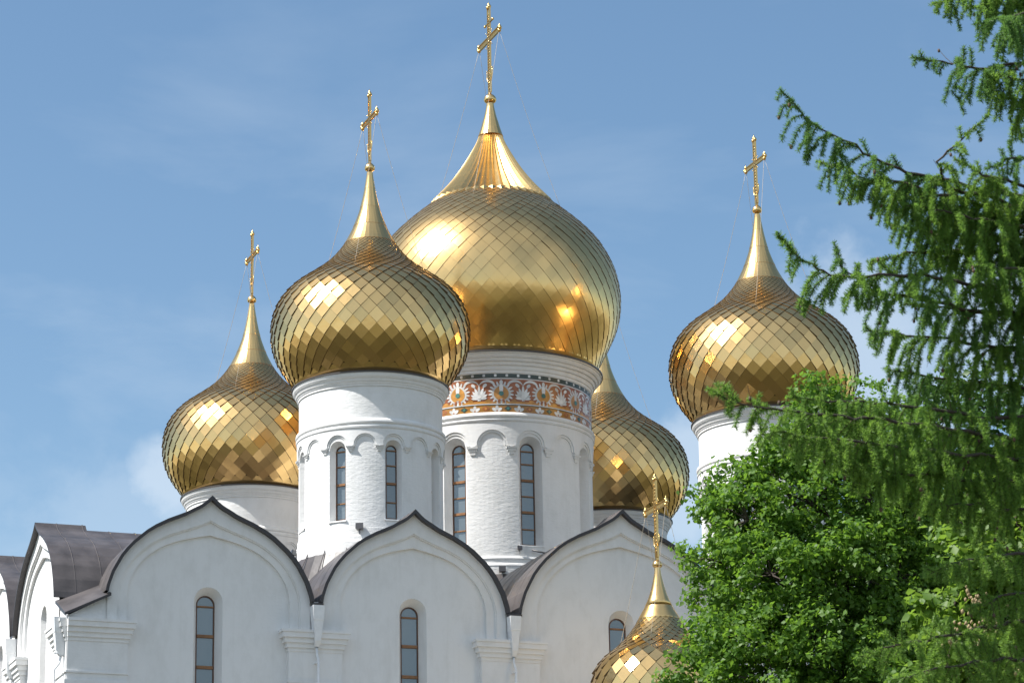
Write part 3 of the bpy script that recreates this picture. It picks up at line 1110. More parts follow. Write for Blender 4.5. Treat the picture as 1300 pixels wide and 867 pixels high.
def tile_dome(prof, Nt, z_lo, z_hi, off, jit, sub, aspect=1.08, phase=0.0):
    """Overlapping diamond sheets: constant count per ring, height proportional to width."""
    ss, rr, zz = resample(prof, 1000)
    dr, dz = np.gradient(rr, ss), np.gradient(zz, ss)
    s_lo, s_hi = np.interp(z_lo, zz, ss), np.interp(z_hi, zz, ss)
    rows = [s_lo]
    while rows[-1] < s_hi:
        r_ = np.interp(rows[-1], ss, rr)
        rows.append(rows[-1] + max(.05, aspect * math.pi * r_ / Nt))
    rows = np.array(rows)

    def P(s, a, o):
        r_, z = np.interp(s, ss, rr), np.interp(s, ss, zz)
        nr, nz_ = np.interp(s, ss, dz), -np.interp(s, ss, dr)
        l = math.hypot(nr, nz_)
        r2 = r_ + nr / l * o
        return (r2 * math.cos(a), r2 * math.sin(a), z + nz_ / l * o)
    b = MB()
    da = 2 * math.pi / Nt
    oT, oM, oB = off
    for i in range(0, len(rows) - 1):
        r_here = np.interp(rows[i], ss, rr)
        fac = min(1.0, r_here / max(rr) * 1.15)
        sB = rows[i - 1] if i else rows[0] - .02
        sM, sT = rows[i], rows[i + 1]
        for k in range(Nt):
            a = phase + (k + .5 * (i % 2)) * da
            j = RNG.normal(0, jit * fac, 4)
            if sub == 1:
                q4 = [Vector(P(sT, a, 0)), Vector(P(sM, a - da / 2, 0)), Vector(P(sB, a, 0)), Vector(P(sM, a + da / 2, 0))]
                nn = Vector(P(sM, a, 1)) - Vector(P(sM, a, 0))
                cc = Vector(P(sM, a, 0))
                dn = (q4[2] - q4[0]).normalized()
                lt = (q4[3] - q4[1]).normalized()
                hs_ = max(.05, (q4[2] - q4[0]).length)
                tl = (oB - oT) * fac / hs_ + j[0] * 2.0
                v = []
                for p4 in q4:                        # a flat sheet, tilted so that its lower point stands off
                    e = p4 - cc
                    h_ = oM * fac + tl * e.dot(dn) + j[1] * 2.0 * e.dot(lt)
                    v.append(tuple(p4 + nn * (h_ - e.dot(nn))))
                rim = [P(sM, a - da / 2, -.02), P(sB, a, -.02), P(sM, a + da / 2, -.02)]
                b.add(v, [(0, 1, 2, 3)], 0)
                b.strip(v[1:], rim, 1)  # rim coloured dark to stand in for the shadow line below the sheet
            else:
                n = sub + 1
                vs_ = []
                for p in range(n):
                    for q_ in range(n):
                        x, y = p / sub, q_ / sub              # corner T=(0,0) L=(1,0) R=(0,1) B=(1,1)
                        t = (x + y) / 2
                        s_ = sT + (sM - sT) * 2 * t if t <= .5 else sM + (sB - sM) * (2 * t - 1)
                        o_ = (oT + (oM - oT) * 2 * t if t <= .5 else oM + (oB - oM) * (2 * t - 1)) * fac
                        o_ += j[0] * (1 - x) * (1 - y) + j[1] * x * (1 - y) + j[2] * x * y + j[3] * (1 - x) * y
                        vs_.append(P(s_, a + (y - x) * da / 2, o_))
                fs_ = [(p * n + q_, (p + 1) * n + q_, (p + 1) * n + q_ + 1, p * n + q_ + 1) for p in range(sub) for q_ in range(sub)]
                b.add(vs_, fs_, 0, True)
                rim = [P(sM, a - da / 2, -.01), P(sB, a, -.01), P(sM, a + da / 2, -.01)]
                ou = [vs_[sub * n], vs_[n * n - 1], vs_[sub]]
                b.strip(ou, rim, 1)  # painted shadow line along the lower edges
    core = MB()
    ids = np.linspace(np.searchsorted(zz, z_lo + .06), np.searchsorted(zz, z_hi + .05), 50).astype(int)
    core.lathe([(rr[i] - .015, zz[i]) for i in np.clip(ids, 0, 999)], 80)
    return b, core


def finial(b, z, r_, h):
    """Gilded apple under the cross: flattened bulb with a small knob on it."""
    p = [(.0, 1.28), (.10, 1.27), (.2, 1.15), (.24, 1.0), (.22, .86), (.34, .80), (.62, .62), (.88, .36), (1.0, .05), (.98, -.2), (.82, -.42), (.55, -.52), (.42, -.55), (.42, -.8)]
    b.lathe([(r_ * a, z + h * c) for a, c in p], 24)


def make_cross(parent, z0, H, dom_pts, name='cross'):
    """Openwork cross in the plane of the building's long axis; chains are sub-parts."""
    b = MB()
    L2 = .315 * H                                       # half length of the main bar
    t, d = .032 * H, .085
    zt, zb = z0 + H, z0 + H * .615
    for x in (-t, t):
        b.box((0, x, z0 + H * .49), (d, .06, H * .98))
    for k in range(int(H * 6)):
        z = z0 + .1 + k * H * .9 / int(H * 6)
        b.box((0, 0, z), (d * .8, 2 * t, .028), 0)
        b.ball((0, 0, z + .06), .03, 0, 6, 4)
    for q_ in (-t * .9, t * .9):
        b.box((0, 0, zb + q_), (d, 2 * L2, .05))
    for k in range(int(L2 * 12)):
        y = -L2 + .1 + k * (2 * L2 - .2) / max(1, int(L2 * 12) - 1)
        b.box((0, y, zb), (d * .8, .028, 1.8 * t))
    # trefoil ends
    for (y, z, ay, az) in ((L2, zb, 1, 0), (-L2, zb, -1, 0), (0, zt - .1, 0, 1)):
        for u_, w_ in ((0, .10), (-.11, 0), (.11, 0)):
            b.ball((0, y + ay * w_ + (u_ if not ay else 0), z + az * w_ + (u_ if ay else 0)), .07 + .007 * H, 0, 8, 5)
        b.tube([(0, y, z), (0, y + ay * .16, z + az * .3)], [.035, .012], 5)
        if ay:
            b.tube([(0, y, z), (0, y + ay * .02, z + .32)], [.03, .008], 5)
    # upper short bar and slanted foot bar
    if H > 4.2:
        b.box((0, 0, z0 + H * .80), (d, .24 * H, .07))
        for y in (-.12 * H, .12 * H):
            b.ball((0, y, z0 + H * .80), .075, 0, 8, 5)
    # rays at the crossing
    for a in (45, 135, 225, 315):
        for da_ in (-14, 0, 14):
            ca_, sa_ = math.cos(R(a + da_)), math.sin(R(a + da_))
            ln = .12 * H if da_ == 0 else .085 * H
            b.tube([(0, ca_ * .08, zb + sa_ * .08), (0, ca_ * ln, zb + sa_ * ln)], [.02, .008], 4)
            if da_ == 0:
                b.ball((0, ca_ * ln, zb + sa_ * ln), .03, 0, 6, 4)
    # crescent scrolls near the foot
    for sg in (-1, 1):
        pts = [(0, sg * (.03 + .075 * H * math.sin(q_)), z0 + H * .12 + .11 * H * (1 - math.cos(q_))) for q_ in np.linspace(0, 1.9, 9)]
        b.tube(pts, [.028] * 8 + [.01], 5)
        b.ball(pts[-1], .045, 0, 6, 4)
    b.box((0, 0, z0 + .02), (.12, .12, .35))
    c = b.build(name, 'gold_cross', parent)
    for sg in (-1, 1):
        for x, y, z in dom_pts:
            p0 = Vector((0, sg * L2 * .97, zb - .05))
            p1 = Vector((x, sg * y, z))
            ch = MB()
            pts = []
            for q_ in np.linspace(0, 1, 15):
                p = p0.lerp(p1, q_)
                p.z -= .22 * math.sin(math.pi * q_) * (p0 - p1).length / 8
                pts.append(p)
            ch.tube(pts, .009, 4)
            for p in pts[1:-1]:
                ch.ball(p, .022, 0, 5, 3)
            ch.build('chain', 'chain', c)
    return c


def small_dome(parent, zc_, Hc=3.45):
    """Tile dome with neck, ball and cross. Built at the axis, base at zc_."""
    o = link('dome', None, parent, (0, 0, zc_))
    tb, core = tile_dome(PROF_S, 40, .20, 7.25, (.0, .040, 0.078), .0045, 1, phase=.3)
    t = tb.build('tile_cladding', ['gold_tile', 'under'], o)
    core.build('underlay', 'under', o)
    c = MB()
    c.lathe([(3.36, -.02), (3.43, .02), (3.50, .12), (3.585, .25)], 96)
    c.build('collar', 'gold', o)
    n = MB()
    ss, rr, zz = resample(PROF_S, 600)
    rz = lambda z: float(np.interp(z, zz, rr))
    for z0, z1, e0, e1, seg in ((7.12, 8.0, .028, .008, 36), (7.98, 8.95, .02, .008, 32), (8.93, 9.9, .018, .008, 24), (9.88, 10.7, .014, .008, 20)):
        zs_ = np.linspace(z0, z1, 6)
        n.lathe([(rz(z0), z0)] + [(rz(z) + e0 + (e1 - e0) * q_, z) for z, q_ in zip(zs_, np.linspace(0, 1, 6))], seg, 0, False)
    finial(n, 10.94, .245, .30)
    n.build('neck', 'gold', o)
    return o


# F, R, L, B corner drums share their meshes
def corner_tower(u, v, dz, proto=None):
    if proto is None:
        dr, wins = make_drum(cath, False)
        ws = [window(mp_, gw, s0, sp_, bars, cath, .04, 'darkwood') for mp_, gw, s0, sp_, bars in wins]
        dm = small_dome(cath, 38.0)
        cs = make_cross(cath, 49.28, 3.45, [(1.7, 2.9, 43.0), (-1.7, 2.9, 43.0)])
        proto = (dr, ws, dm, cs)
        for o in [dr, cs] + ws:
            o.location = (u, v, dz)
        dm.location = (u, v, 38.0 + dz)
        return proto
    dr, ws, dm, cs = proto
    for o in [dr, cs] + ws:
        clone(o, cath, (u, v, dz))
    clone(dm, cath, (u, v, 38.0 + dz))


proto = corner_tower(0, 0, 0)
corner_tower(UU, 0, 0, proto)
corner_tower(0, VV, -.45, proto)
corner_tower(UU, VV, -.45, proto)

# central tower
dr, wins = make_drum(cath, True)
for mp_, gw, s0, sp_, bars in wins:
    w_ = window(mp_, gw, s0, sp_, bars, cath, .05, 'darkwood')
    w_.location = (CU, CV, 0)
dr.location = (CU, CV, 0)
fz = frieze(dr)
dm = link('dome', None, cath, (CU, CV, 42.16))
dm['label'] = 'largest golden dome with pleated top above the tiled frieze'
tb, core = tile_dome(PROF_C, 52, .22, 9.45, (.004, .023, .045), .0045, 3, phase=.1)
tb.build('tile_cladding', ['gold_smooth', 'under'], dm)
core.build('underlay', 'under', dm)
c = MB()
c.lathe([(5.06, -.02), (5.13, .02), (5.19, .12), (5.26, .27)], 110)
c.build('collar', 'gold', dm)
SK = [(9.22, 3.16), (9.5, 2.90), (9.9, 2.55), (10.38, 2.15), (10.9, 1.77), (11.455, 1.412), (12.19, 1.005), (12.79, .71), (13.3, .54)]
ss, rr, zz = resample(SK, 24)
b = MB()
nP = 46
rows = []
for i in range(24):
    row = []
    amp = .055 * rr[i] + .01
    for k in range(2 * nP):
        a = 2 * math.pi * k / (2 * nP)
        o = amp if k % 2 == 0 else -amp * .55
        zoff = 0
        if i == 0:
            zoff = -.16 if k % 2 == 0 else .10
        row.append(((rr[i] + o + (.04 if i == 0 else 0)) * math.cos(a), (rr[i] + o + (.04 if i == 0 else 0)) * math.sin(a), zz[i] + zoff))
    rows.append(row)
for a, c_ in zip(rows[:-1], rows[1:]):
    b.strip(a, c_, 0, True)
b.build('pleated_skirt', 'gold', dm)
b = MB()
for z0, r0_, z1, r1_ in ((13.15, .66, 14.0, .40), (13.95, .41, 14.62, .245), (14.6, .25, 15.0, .19)):
    b.lathe([(r0_ - .05, z0), (r0_, z0), ((r0_ + r1_) / 2 - .01, (z0 + z1) / 2), (r1_, z1)], 20, 0, False)
finial(b, 15.22, .33, .36)
b.build('neck', 'gold', dm)
cs = make_cross(cath, 57.75, 4.95, [(2.4, 3.65, 50.4), (-2.4, 3.65, 50.4)])
cs.location = (CU, CV, 0)


# ---- floodlights and small fittings on the drums and roofs
def floodlight(p, ang, s=1.0):
    b = MB()
    b.box((0, 0, .18 * s), (.30 * s, .20 * s, .24 * s))
    b.box((0, -.11 * s, .18 * s), (.34 * s, .03 * s, .28 * s), 1)
    b.box((0, .03, -.05), (.05, .05, .22))
    o = b.build('floodlight', ['lamp_grey', 'lamp'], cath, p)
    o.rotation_euler = (R(-12), 0, ang)


def on_drum(cu, cv, rad, th_deg, z):
    a = -math.pi / 2 - 0.3131 + R(th_deg)               # th measured from the direction of the camera
    return (cu + rad * math.cos(a), cv + rad * math.sin(a), z), a + math.pi / 2


p, a = on_drum(0, 0, 3.50, -8.5, 30.62)
floodlight(p, a)
p, a = on_drum(0, 0, 3.66, -75, 30.0)
floodlight(p, a, .9)
floodlight((1.45, -4.9, 30.1), 0.9, 1.3)
p, a = on_drum(CU, CV, 5.18, 0, 31.0)
floodlight(p, a)
p, a = on_drum(CU, CV, 5.02, 10, 32.15)
floodlight(p, a, .7)
b = MB()
p0, _ = on_drum(CU, CV, 5.02, 17, 32.2)
p1, _ = on_drum(CU, CV, 5.5, 31, 31.9)
b.tube([p0, p1], .045, 6)
b.box(p1, (.12, .12, .3))
b.build('lamp_arm', 'lamp', cath)


# ================================================================== side chapel in front of the facade
CHX, CHY = 6.06, 124.0
chap = thing('side_chapel', 'small golden onion dome with cross in front of the third arched gable', 'chapel', (CHX, CHY, 0), PHI)
Zb = 27.85 - 10.94 * .642
w = MB()
w.sharp_lathe([(2.16, Zb), (2.34, Zb - .06), (2.34, Zb - .2), (2.25, Zb - .35), (2.14, Zb - .5), (2.08, Zb - .55), (2.08, 16.0), (2.3, 15.9), (2.3, 14.2)], 72)
w.build('drum', 'plaster', chap)
w = MB()
for a, b_ in ((0, 1), (1, 2), (2, 3), (3, 0)):
    q_ = [(-3.2, -3.2), (3.2, -3.2), (3.2, 2.6), (-3.2, 2.6)]
    w.quad((*q_[a], 0), (*q_[b_], 0), (*q_[b_], 13.2), (*q_[a], 13.2))
    w.add([(*q_[a], 13.0), (*q_[b_], 13.0), (q_[b_][0] * 1.06, q_[b_][1] * 1.06, 13.3), (q_[a][0] * 1.06, q_[a][1] * 1.06, 13.3)], [(0, 1, 2, 3)])
w.build('wall', 'plaster', chap)
w = MB()
q_ = [(-3.4, -3.4), (3.4, -3.4), (3.4, 2.8), (-3.4, 2.8)]
for a, b_ in ((0, 1), (1, 2), (2, 3), (3, 0)):
    w.quad((*q_[a], 13.3), (*q_[b_], 13.3), (q_[b_][0] * .5, q_[b_][1] * .5, 15.3), (q_[a][0] * .5, q_[a][1] * .5, 15.3))
w.build('roof', 'roof', chap)
PROF_P = [(z * .642, r_ * .642 * (1 + .34 * max(0.0, min(1.0, (z - 5.4) / 2.2)))) for z, r_ in PROF_S]
dmc = link('dome', None, chap, (0, 0, Zb))
tb, core = tile_dome(PROF_P, 26, .3, 4.75, (.0, .030, .058), .006, 1, 1.12, phase=.25)
tb.build('tile_cladding', ['gold_chapel', 'under'], dmc)
core.build('underlay', 'under', dmc)
n = MB()
ss, rr, zz = resample(PROF_P, 600)
rz = lambda z: float(np.interp(z, zz, rr))
for z0, z1, e0, e1, seg in ((4.66, 5.3, .018, .006, 32), (5.28, 7.0, .012, .008, 32)):
    zs_ = np.linspace(z0, z1, 8)
    n.lathe([(rz(z0), z0)] + [(rz(z) + e0 + (e1 - e0) * q_, z) for z, q_ in zip(zs_, np.linspace(0, 1, 8))], seg, 0, seg == 32)
finial(n, 7.1, .215, .25)
n.build('neck', 'gold', dmc)
n = MB()
n.lathe([(2.18, 0), (2.27, .14), (2.38, .33)], 64)
n.build('collar', 'gold', dmc)
make_cross(chap, Zb + 7.42, 3.55, [(1.2, 1.75, Zb + 3.45), (-1.2, 1.75, Zb + 3.45)])


# ================================================================== trees
def leaf_cloud(name, mat, parent, centres, per, spread, size, up=.5):
    """Leaves as folded two-triangle blades gathered in twig-end clusters."""
    C_ = np.array(centres)
    n = len(C_) * per
    base = np.repeat(C_, per, axis=0)
    d = RNG.normal(0, 1, (n, 3))
    d /= np.linalg.norm(d, axis=1)[:, None]
    base = base + d * (RNG.random(n)[:, None] ** .6) * spread * np.array([1, 1, .62])
    nrm = d * .8 + RNG.normal(0, .55, (n, 3)) + np.array([0, 0, up])
    nrm /= np.linalg.norm(nrm, axis=1)[:, None]
    ax = np.cross(nrm, RNG.normal(0, 1, (n, 3)) + np.array([0, 0, .4]))
    ax /= np.linalg.norm(ax, axis=1)[:, None]
    bx = np.cross(nrm, ax)
    sz = size * (.45 + .95 * RNG.random(n))[:, None]
    tip = base + ax * sz * .62
    tail = base - ax * sz * .5
    l = base + bx * sz * .42 - ax * sz * .12 + nrm * sz * .10
    r_ = base - bx * sz * .42 - ax * sz * .12 + nrm * sz * .10
    V = np.stack([tail, l, tip, r_], 1).reshape(-1, 3)
    me = bpy.data.meshes.new(name)
    me.vertices.add(len(V))
    me.vertices.foreach_set('co', V.ravel())
    nf = 2 * n
    me.loops.add(nf * 3)
    me.polygons.add(nf)
    i = np.arange(n) * 4
    F_ = np.stack([i, i + 2, i + 1, i, i + 3, i + 2], 1).ravel()
    me.loops.foreach_set('vertex_index', F_.astype(np.int32))
    me.polygons.foreach_set('loop_start', np.arange(0, nf * 3, 3, dtype=np.int32))
    me.polygons.foreach_set('loop_total', np.full(nf, 3, np.int32))
    me.materials.append(M[mat])
    me.update()
    me.validate()
    return link(name, me, parent)


def broadleaf(label, root_xy, lobes, Y, per, leafsize, mat, trunk_r, nclus, spread, group=None, blooms=None):
    """lobes: (px, py, radius_px[, depth offset]) of the photo at distance Y -> crown lumps in metres."""
    k = FPX / (Y * cp + 14 * sp)
    L3 = [(at(px, py, Y + (l[0] if l else 0)), rp_ / k) for px, py, rp_, *l in lobes]
    base = Vector((root_xy[0], root_xy[1], 0))
    t = thing('linden_tree', label, 'tree', base, 0, group)
    cl = []
    tot = sum(r_ ** 2.3 for _, r_ in L3)
    limbs = MB()
    tr = MB()
    ztop = max(c.z for c, _ in L3) - 1.0
    zb = min(c.z for c, _ in L3)
    npt = 14
    axis = [base + Vector((.25 * math.sin(q_ * 2.2), .2 * math.cos(q_ * 3), q_ * ztop)) for q_ in np.linspace(0, 1, npt)]
    top_c = max(L3, key=lambda p: p[0].z)[0]
    for q_ in range(npt):
        f = max(0, (axis[q_].z - zb + 3) / (ztop - zb + 3))
        axis[q_].x += (top_c.x - base.x) * f ** 2
        axis[q_].y += (top_c.y - base.y) * f ** 2
    tr.tube([p - base for p in axis], [trunk_r * (1 - .85 * q_ / (npt - 1)) for q_ in range(npt)], 10)
    for c, r_ in L3:
        # limb from the trunk into the lump, forking into twigs
        za = max(2.5, c.z - 1.0 * (abs(c.x - base.x) + 1.2))
        i0 = min(range(npt), key=lambda q_: abs(axis[q_].z - za))
        s0 = axis[i0]
        midp = s0.lerp(c, .5) + Vector((0, 0, .35))
        limbs.tube([p - base for p in (s0, s0.lerp(midp, .5), midp, midp.lerp(c, .6), c)], [.09, .075, .055, .04, .02], 6)
        nn = max(4, int(nclus * r_ ** 2.3 / tot))
        got = 0
        while got < nn:
            d = Vector(RNG.normal(0, 1, 3))
            d.normalize()
            rad = r_ * (.25 + .80 * RNG.random() ** .45)
            p = c + Vector((d.x * rad, d.y * rad, d.z * rad * .9))
            cl.append(p - base)
            got += 1
            if got % 5 == 0:
                m_ = c.lerp(p, .55) + Vector((0, 0, .1))
                limbs.tube([q_ - base for q_ in (c, m_, p)], [.022, .014, .006], 4, 0, True, False)
    tr.build('trunk', 'bark', t)
    limbs.build('limb', 'bark', t)
    leaf_cloud('crown', mat, t, cl, per, spread, leafsize)
    if blooms:
        bb = MB()
        for px, py, n_ in blooms:
            for _ in range(n_):
                p = at(px + random.gauss(0, 7), py + random.gauss(0, 7), Y - 1.0 + random.gauss(0, .2)) - base
                bb.ball(p, random.uniform(.012, .028), 0, 5, 3, 1.3)
        bb.build('dry_blossom', 'bloom', t)
    return t


lob1 = [(1042, 512, 42, .3), (1085, 505, 36, .6), (1015, 545, 40), (1060, 560, 60, .5), (1120, 560, 65, .8), (985, 605, 50, -.6), (925, 615, 34, -.2), (905, 640, 36), (938, 650, 34), (925, 690, 34, .4), (950, 660, 56, -1), (1030, 640, 75, -.6), (1110, 640, 75),
        (920, 715, 52, -.4), (900, 752, 34, .3), (980, 730, 70, -1.4), (1060, 730, 85, -.8), (1140, 730, 85, .2), (922, 800, 50, -.8), (884, 826, 24, -.6), (866, 852, 22, -1), (960, 810, 70, -1.6), (1040, 815, 80, -1.5), (1120, 830, 85, -.6),
        (912, 866, 50, -1.2), (985, 885, 80, -1.8), (1085, 900, 90, -1.5), (1190, 840, 80), (1200, 720, 80, 1), (1170, 620, 70, 1), (880, 700, 20), (1000, 575, 30, -.5)]
broadleaf('leafy green linden tree covering the right end of the cathedral wall', (6.6, 60.6), lob1, 60, 62, .105, 'leaf', .24, 1500, .36)
lob2 = [(1235, 665, 45), (1280, 640, 45, .5), (1250, 720, 50, -.3), (1205, 790, 48, -.2), (1265, 780, 55), (1225, 845, 60, -.4), (1290, 860, 60, .2), (1310, 720, 60, .6), (1190, 870, 40)]
broadleaf('pale large-leaved linden with dry blossom clusters at the lower right edge', (7.6, 38.6), lob2, 38, 22, .115, 'leaf_near', .16, 420, .26, None, [(1240, 762, 26), (1215, 815, 22), (1243, 808, 18), (1262, 790, 20), (1296, 845, 18), (1225, 790, 14)])
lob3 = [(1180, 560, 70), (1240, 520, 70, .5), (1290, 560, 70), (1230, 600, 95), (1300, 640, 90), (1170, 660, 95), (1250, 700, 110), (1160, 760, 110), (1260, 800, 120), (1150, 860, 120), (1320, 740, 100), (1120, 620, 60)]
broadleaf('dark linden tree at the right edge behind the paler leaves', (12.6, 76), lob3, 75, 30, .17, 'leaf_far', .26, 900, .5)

# ---- larch: boughs with hanging needle shoots, close to the camera
larch = thing('larch_tree', 'feathery larch tree reaching in from the right with drooping needle branches', 'tree', (6.1, 27.4, 0))
LB = Vector((6.1, 27.4, 0))
tr = MB()
tr.tube([(0, 0, 0), (.05, 0, 5), (.0, .05, 10), (.05, 0, 15), (0, 0, 19)], [.30, .25, .2, .13, .04], 12)
tr.build('trunk', 'bark', larch)


def needles_on(pts, n, ln, acc):
    """Needles bristling around a shoot axis (pts: list of Vector)."""
    P = np.array([tuple(p) for p in pts])
    seg = np.linalg.norm(np.diff(P, axis=0), axis=1)
    t = np.r_[0, np.cumsum(seg)]
    # larch spurs: needles sit in little rosettes
    nr = max(2, n // 6)
    tr_ = (np.arange(nr) + RNG.random(nr)) / nr * t[-1]
    tt = np.clip(np.repeat(tr_, 6) + RNG.normal(0, .003, nr * 6), 0, t[-1])
    base = np.stack([np.interp(tt, t, P[:, k]) for k in range(3)], 1)
    ax = (P[-1] - P[0]) / max(1e-6, np.linalg.norm(P[-1] - P[0]))
    d = RNG.normal(0, 1, (len(tt), 3))
    d -= (d @ ax)[:, None] * ax * .75
    d /= np.linalg.norm(d, axis=1)[:, None]
    d = d + ax * .45 + np.array([0, 0, .08])
    d /= np.linalg.norm(d, axis=1)[:, None]
    l_ = ln * (.65 + .5 * RNG.random(len(tt)))[:, None]
    sdv = np.cross(d, RNG.normal(0, 1, (len(tt), 3)))
    sdv /= np.linalg.norm(sdv, axis=1)[:, None]
    wd = .0032
    acc.append(np.stack([base - sdv * wd, base + sdv * wd, base + d * l_ + sdv * wd * .5, base + d * l_ - sdv * wd * .5], 1))


def tri_mesh(name, acc, mat, parent):
    V = np.concatenate(acc).reshape(-1, 3)
    n = len(V) // 4
    me = bpy.data.meshes.new(name)
    me.vertices.add(len(V))
    me.vertices.foreach_set('co', V.ravel())
    me.loops.add(n * 4)
    me.polygons.add(n)
    me.loops.foreach_set('vertex_index', np.arange(n * 4, dtype=np.int32))
    me.polygons.foreach_set('loop_start', np.arange(0, n * 4, 4, dtype=np.int32))
    me.polygons.foreach_set('loop_total', np.full(n, 4, np.int32))
    me.materials.append(M[mat])
    me.update()
    return link(name, me, parent)


def bough(path, dens, hang, up=.25, tip_dense=True, side_amt=.5, cones=0):
    """path: (px, py, Y) from tip to trunk. dens: shoots per metre; hang: (min, max) length."""
    pts = [at(*p) for p in path]
    pts.append(LB + Vector((0, 0, pts[-1].z + .25)))
    # finer polyline with slight wobble
    fine = []
    for a, b in zip(pts[:-1], pts[1:]):
        for q_ in np.linspace(0, 1, 5)[:-1]:
            fine.append(a.lerp(b, q_) + Vector(RNG.normal(0, .012, 3)))
    fine.append(pts[-1])
    n = len(fine)
    wood = MB()
    wood.tube([p - LB for p in fine], [.004 + .02 * (q_ / (n - 1)) ** 1.1 for q_ in range(n)], 6)
    acc = []
    lens = [(b - a).length for a, b in zip(fine[:-1], fine[1:])]
    total = sum(lens)
    tipdir = (fine[0] - fine[4]).normalized()
    needles_on([fine[3] - LB, fine[1] - LB, fine[0] - LB, fine[0] - LB + tipdir * .05], 260, .036, acc)
    pos = 0.02
    while pos < total - .35:
        # locate
        q_, i = pos, 0
        while i < n - 2 and q_ > lens[i]:
            q_ -= lens[i]
            i += 1
        p = fine[i].lerp(fine[i + 1], min(1, q_ / max(lens[i], 1e-6)))
        along = (fine[i] - fine[min(i + 2, n - 1)]).normalized()
        lat = along.cross(Vector((0, 0, 1))).normalized()
        f = min(1, pos / (.45 * total) + .12)
        if random.random() < up:
            L_ = random.uniform(.10, .24) * min(1, .35 + pos * 1.8)
            d = (along * random.uniform(.1, .9) + lat * random.gauss(0, .35) + Vector((0, 0, random.uniform(.5, 1)))).normalized()
            e = p + d * L_
            sh = [p, p.lerp(e, .5) + Vector((0, 0, -.01)), e]
        else:
            L_ = random.uniform(*hang) * (.5 + .5 * f) * min(1, .3 + pos * 1.6)
            d = (along * random.uniform(.15, .8) + lat * random.gauss(0, side_amt) + Vector((0, 0, random.uniform(-.75, -.05)))).normalized()
            m_ = p + d * L_ * .4
            e = m_ + (d * random.uniform(.35, .8) + Vector((0, 0, -.9))).normalized() * L_ * .62
            sh = [p, p.lerp(m_, .55) + Vector((0, 0, .012)), m_, m_.lerp(e, .5) + (m_ - p) * .06, e]
            if L_ > .34:
                for _ in range(random.choice((0, 1, 1, 2))):
                    a = random.uniform(.15, .6)
                    b0 = sh[1].lerp(sh[-1], a)
                    dd = (lat * random.gauss(0, .8) + along * random.gauss(.3, .4) + Vector((0, 0, -.8))).normalized()
                    b1 = b0 + dd * random.uniform(.09, .16)
                    b2 = b1 + (dd * .5 + Vector((0, 0, -.6))).normalized() * random.uniform(.06, .14)
                    s2 = [b0, b1, b2]
                    wood.tube([x - LB for x in s2], [.003, .002, .001], 3, 1, True, False)
                    needles_on([x - LB for x in s2], int(900 * ((b1 - b0).length + (b2 - b1).length)), .034, acc)
        if random.random() < .05:                    # a bare dead twig with a cone
            k_ = [x - LB for x in sh]
            wood.tube(k_, [.004, .003, .0025, .002, .0015][:len(k_)], 3, 1, True, False)
            for c_ in k_[1:]:
                if random.random() < .4:
                    wood.ball((c_.x, c_.y, c_.z - .01), .014, 2, 6, 4, 1.5)
            pos += random.uniform(.5, 1.5) / dens
            continue
        wood.tube([x - LB for x in sh], [.0055 - .004 * k / (len(sh) - 1) for k in range(len(sh))], 4, 1, True, False)
        needles_on([x - LB for x in sh], int(900 * L_), .042, acc)
        if cones and random.random() < cones:
            c_ = sh[-1] - LB
            wood.ball((c_.x, c_.y, c_.z), .016, 2, 6, 4, 1.5)
        pos += random.uniform(.5, 1.5) / dens
    o = wood.build('bough', ['bark', 'twig', 'cone'], larch)
    tri_mesh('needles', acc, random.choice(('needle', 'needle_c', 'needle_c', 'needle_b')), o)


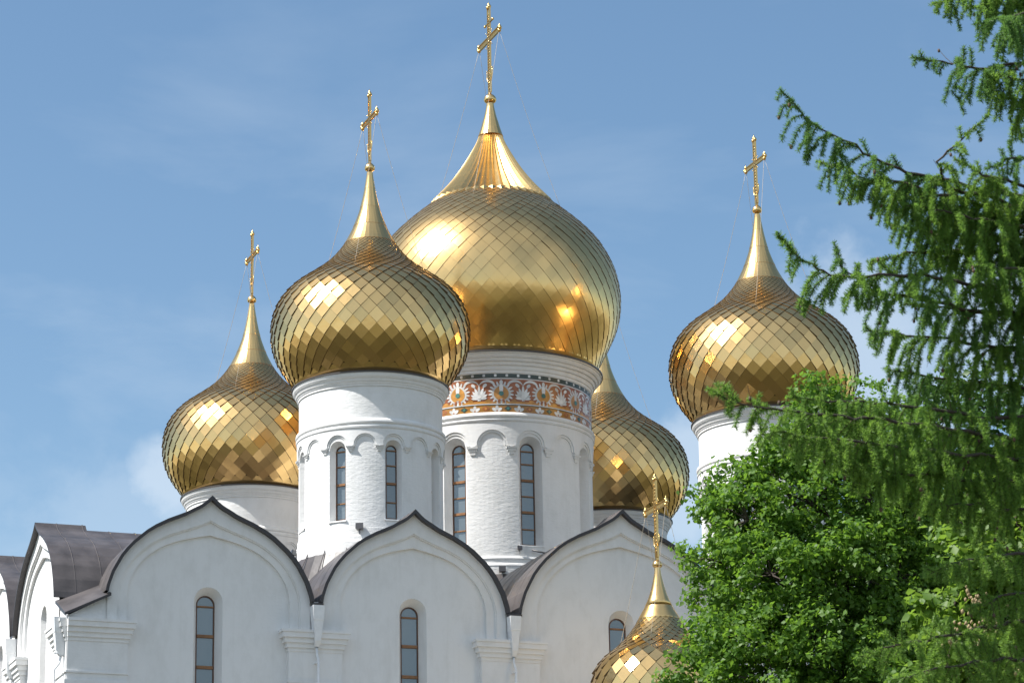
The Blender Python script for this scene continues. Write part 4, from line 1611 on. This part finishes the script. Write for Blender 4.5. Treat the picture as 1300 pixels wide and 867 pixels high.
random.seed(5)
BOUGHS = [
    ([(995, 120, 25.0), (1030, 158, 25.2), (1075, 180, 25.4), (1120, 205, 25.6), (1165, 222, 25.9), (1220, 236, 26.3), (1300, 250, 26.8)], 34, (.28, .62), .18),
    ([(1252, 150, 25.4), (1215, 180, 25.5), (1190, 205, 25.7), (1200, 235, 26.0), (1290, 262, 26.6)], 26, (.2, .4), .3),
    ([(1045, 205, 25.9), (1080, 215, 25.9), (1125, 240, 26.1), (1180, 262, 26.3), (1250, 275, 26.6)], 30, (.3, .6), .1),
    ([(1165, 76, 25.6), (1195, 78, 25.7), (1232, 88, 25.9), (1270, 84, 26.2), (1320, 78, 26.6)], 34, (.2, .5), .2),
    ([(1188, 3, 26.0), (1222, -6, 26.1), (1262, -14, 26.3), (1320, -22, 26.7)], 40, (.3, .6), .05),
    ([(1240, 30, 25.3), (1275, 22, 25.6), (1330, 10, 26.2)], 40, (.3, .65), .05),
    ([(1215, -40, 26.0), (1262, -30, 26.2), (1310, -30, 26.6)], 40, (.4, .7), .0),
    ([(1255, 95, 25.9), (1285, 100, 26.2), (1330, 105, 26.6)], 34, (.3, .6), .1),
    ([(1255, 215, 26.2), (1285, 200, 26.4), (1340, 200, 26.8)], 30, (.25, .5), .2),
    ([(1085, 235, 25.4), (1130, 228, 25.6), (1190, 246, 25.9), (1260, 262, 26.4)], 36, (.35, .62), .1),
    ([(1150, 262, 25.6), (1200, 268, 25.8), (1250, 280, 26.1), (1310, 290, 26.6)], 40, (.35, .65), .08),
    ([(1215, 205, 25.8), (1250, 222, 26.0), (1310, 240, 26.5)], 34, (.25, .5), .2),
    ([(1270, 120, 26.0), (1290, 130, 26.2), (1330, 150, 26.6)], 40, (.3, .55), .1),
    ([(1232, 338, 25.6), (1270, 340, 25.9), (1330, 345, 26.4)], 40, (.35, .6), .08),
    ([(990, 303, 24.6), (1012, 324, 24.7), (1045, 345, 24.9), (1080, 352, 25.1), (1130, 348, 25.4), (1185, 352, 25.8), (1245, 362, 26.2), (1310, 368, 26.7)], 34, (.28, .6), .2),
    ([(1062, 318, 25.2), (1072, 345, 25.2), (1110, 365, 25.4), (1160, 380, 25.8), (1240, 395, 26.3)], 28, (.3, .6), .15),
    ([(1110, 330, 26.1), (1150, 322, 26.2), (1200, 318, 26.4), (1260, 322, 26.7)], 36, (.3, .6), .1),
    ([(1130, 285, 26.4), (1180, 292, 26.5), (1240, 300, 26.8), (1310, 306, 27.0)], 34, (.3, .55), .1),
    ([(1100, 420, 25.8), (1150, 425, 26.0), (1210, 432, 26.3), (1280, 442, 26.7)], 36, (.3, .6), .1),
    ([(1150, 385, 26.6), (1200, 392, 26.7), (1260, 398, 26.9), (1320, 402, 27.1)], 36, (.3, .6), .1),
    ([(1125, 470, 26.2), (1180, 478, 26.4), (1240, 486, 26.7), (1310, 492, 27.0)], 36, (.3, .6), .1),
    ([(904, 497, 23.6), (928, 510, 23.7), (960, 517, 23.9), (1005, 522, 24.2), (1055, 526, 24.6), (1110, 532, 25.0), (1170, 540, 25.6), (1250, 552, 26.3), (1320, 560, 26.8)], 36, (.25, .55), .22),
    ([(985, 548, 23.9), (1025, 552, 24.1), (1075, 560, 24.5), (1130, 566, 25.0), (1200, 574, 25.7), (1290, 584, 26.5)], 36, (.28, .6), .12),
    ([(1005, 505, 24.6), (1050, 508, 24.8), (1110, 512, 25.3), (1180, 520, 25.9), (1260, 530, 26.5)], 30, (.25, .5), .22),
    ([(1070, 590, 24.6), (1120, 596, 25.0), (1180, 604, 25.6), (1260, 612, 26.3)], 34, (.28, .55), .12),
    ([(1150, 545, 26.5), (1210, 548, 26.7), (1270, 556, 26.9), (1330, 560, 27.1)], 34, (.3, .6), .1),
    ([(1180, 640, 25.4), (1230, 640, 25.8), (1290, 645, 26.4)], 30, (.2, .4), .15),
    ([(1092, 834, 24.2), (1130, 822, 24.4), (1175, 812, 24.8), (1230, 800, 25.4), (1300, 788, 26.2)], 36, (.2, .45), .25),
    ([(1130, 862, 24.0), (1180, 852, 24.4), (1240, 842, 25.0), (1310, 832, 25.8)], 36, (.2, .45), .25),
    ([(1178, 728, 24.6), (1215, 714, 24.9), (1262, 705, 25.4), (1320, 702, 26.1)], 34, (.2, .42), .25),
    ([(1230, 770, 25.0), (1270, 758, 25.4), (1330, 750, 26.0)], 30, (.2, .4), .2),
]
for path, dens, hang, up in BOUGHS:
    bough(path, dens * .47, (hang[0] * 1.15, hang[1] * 1.12), up, cones=.03)
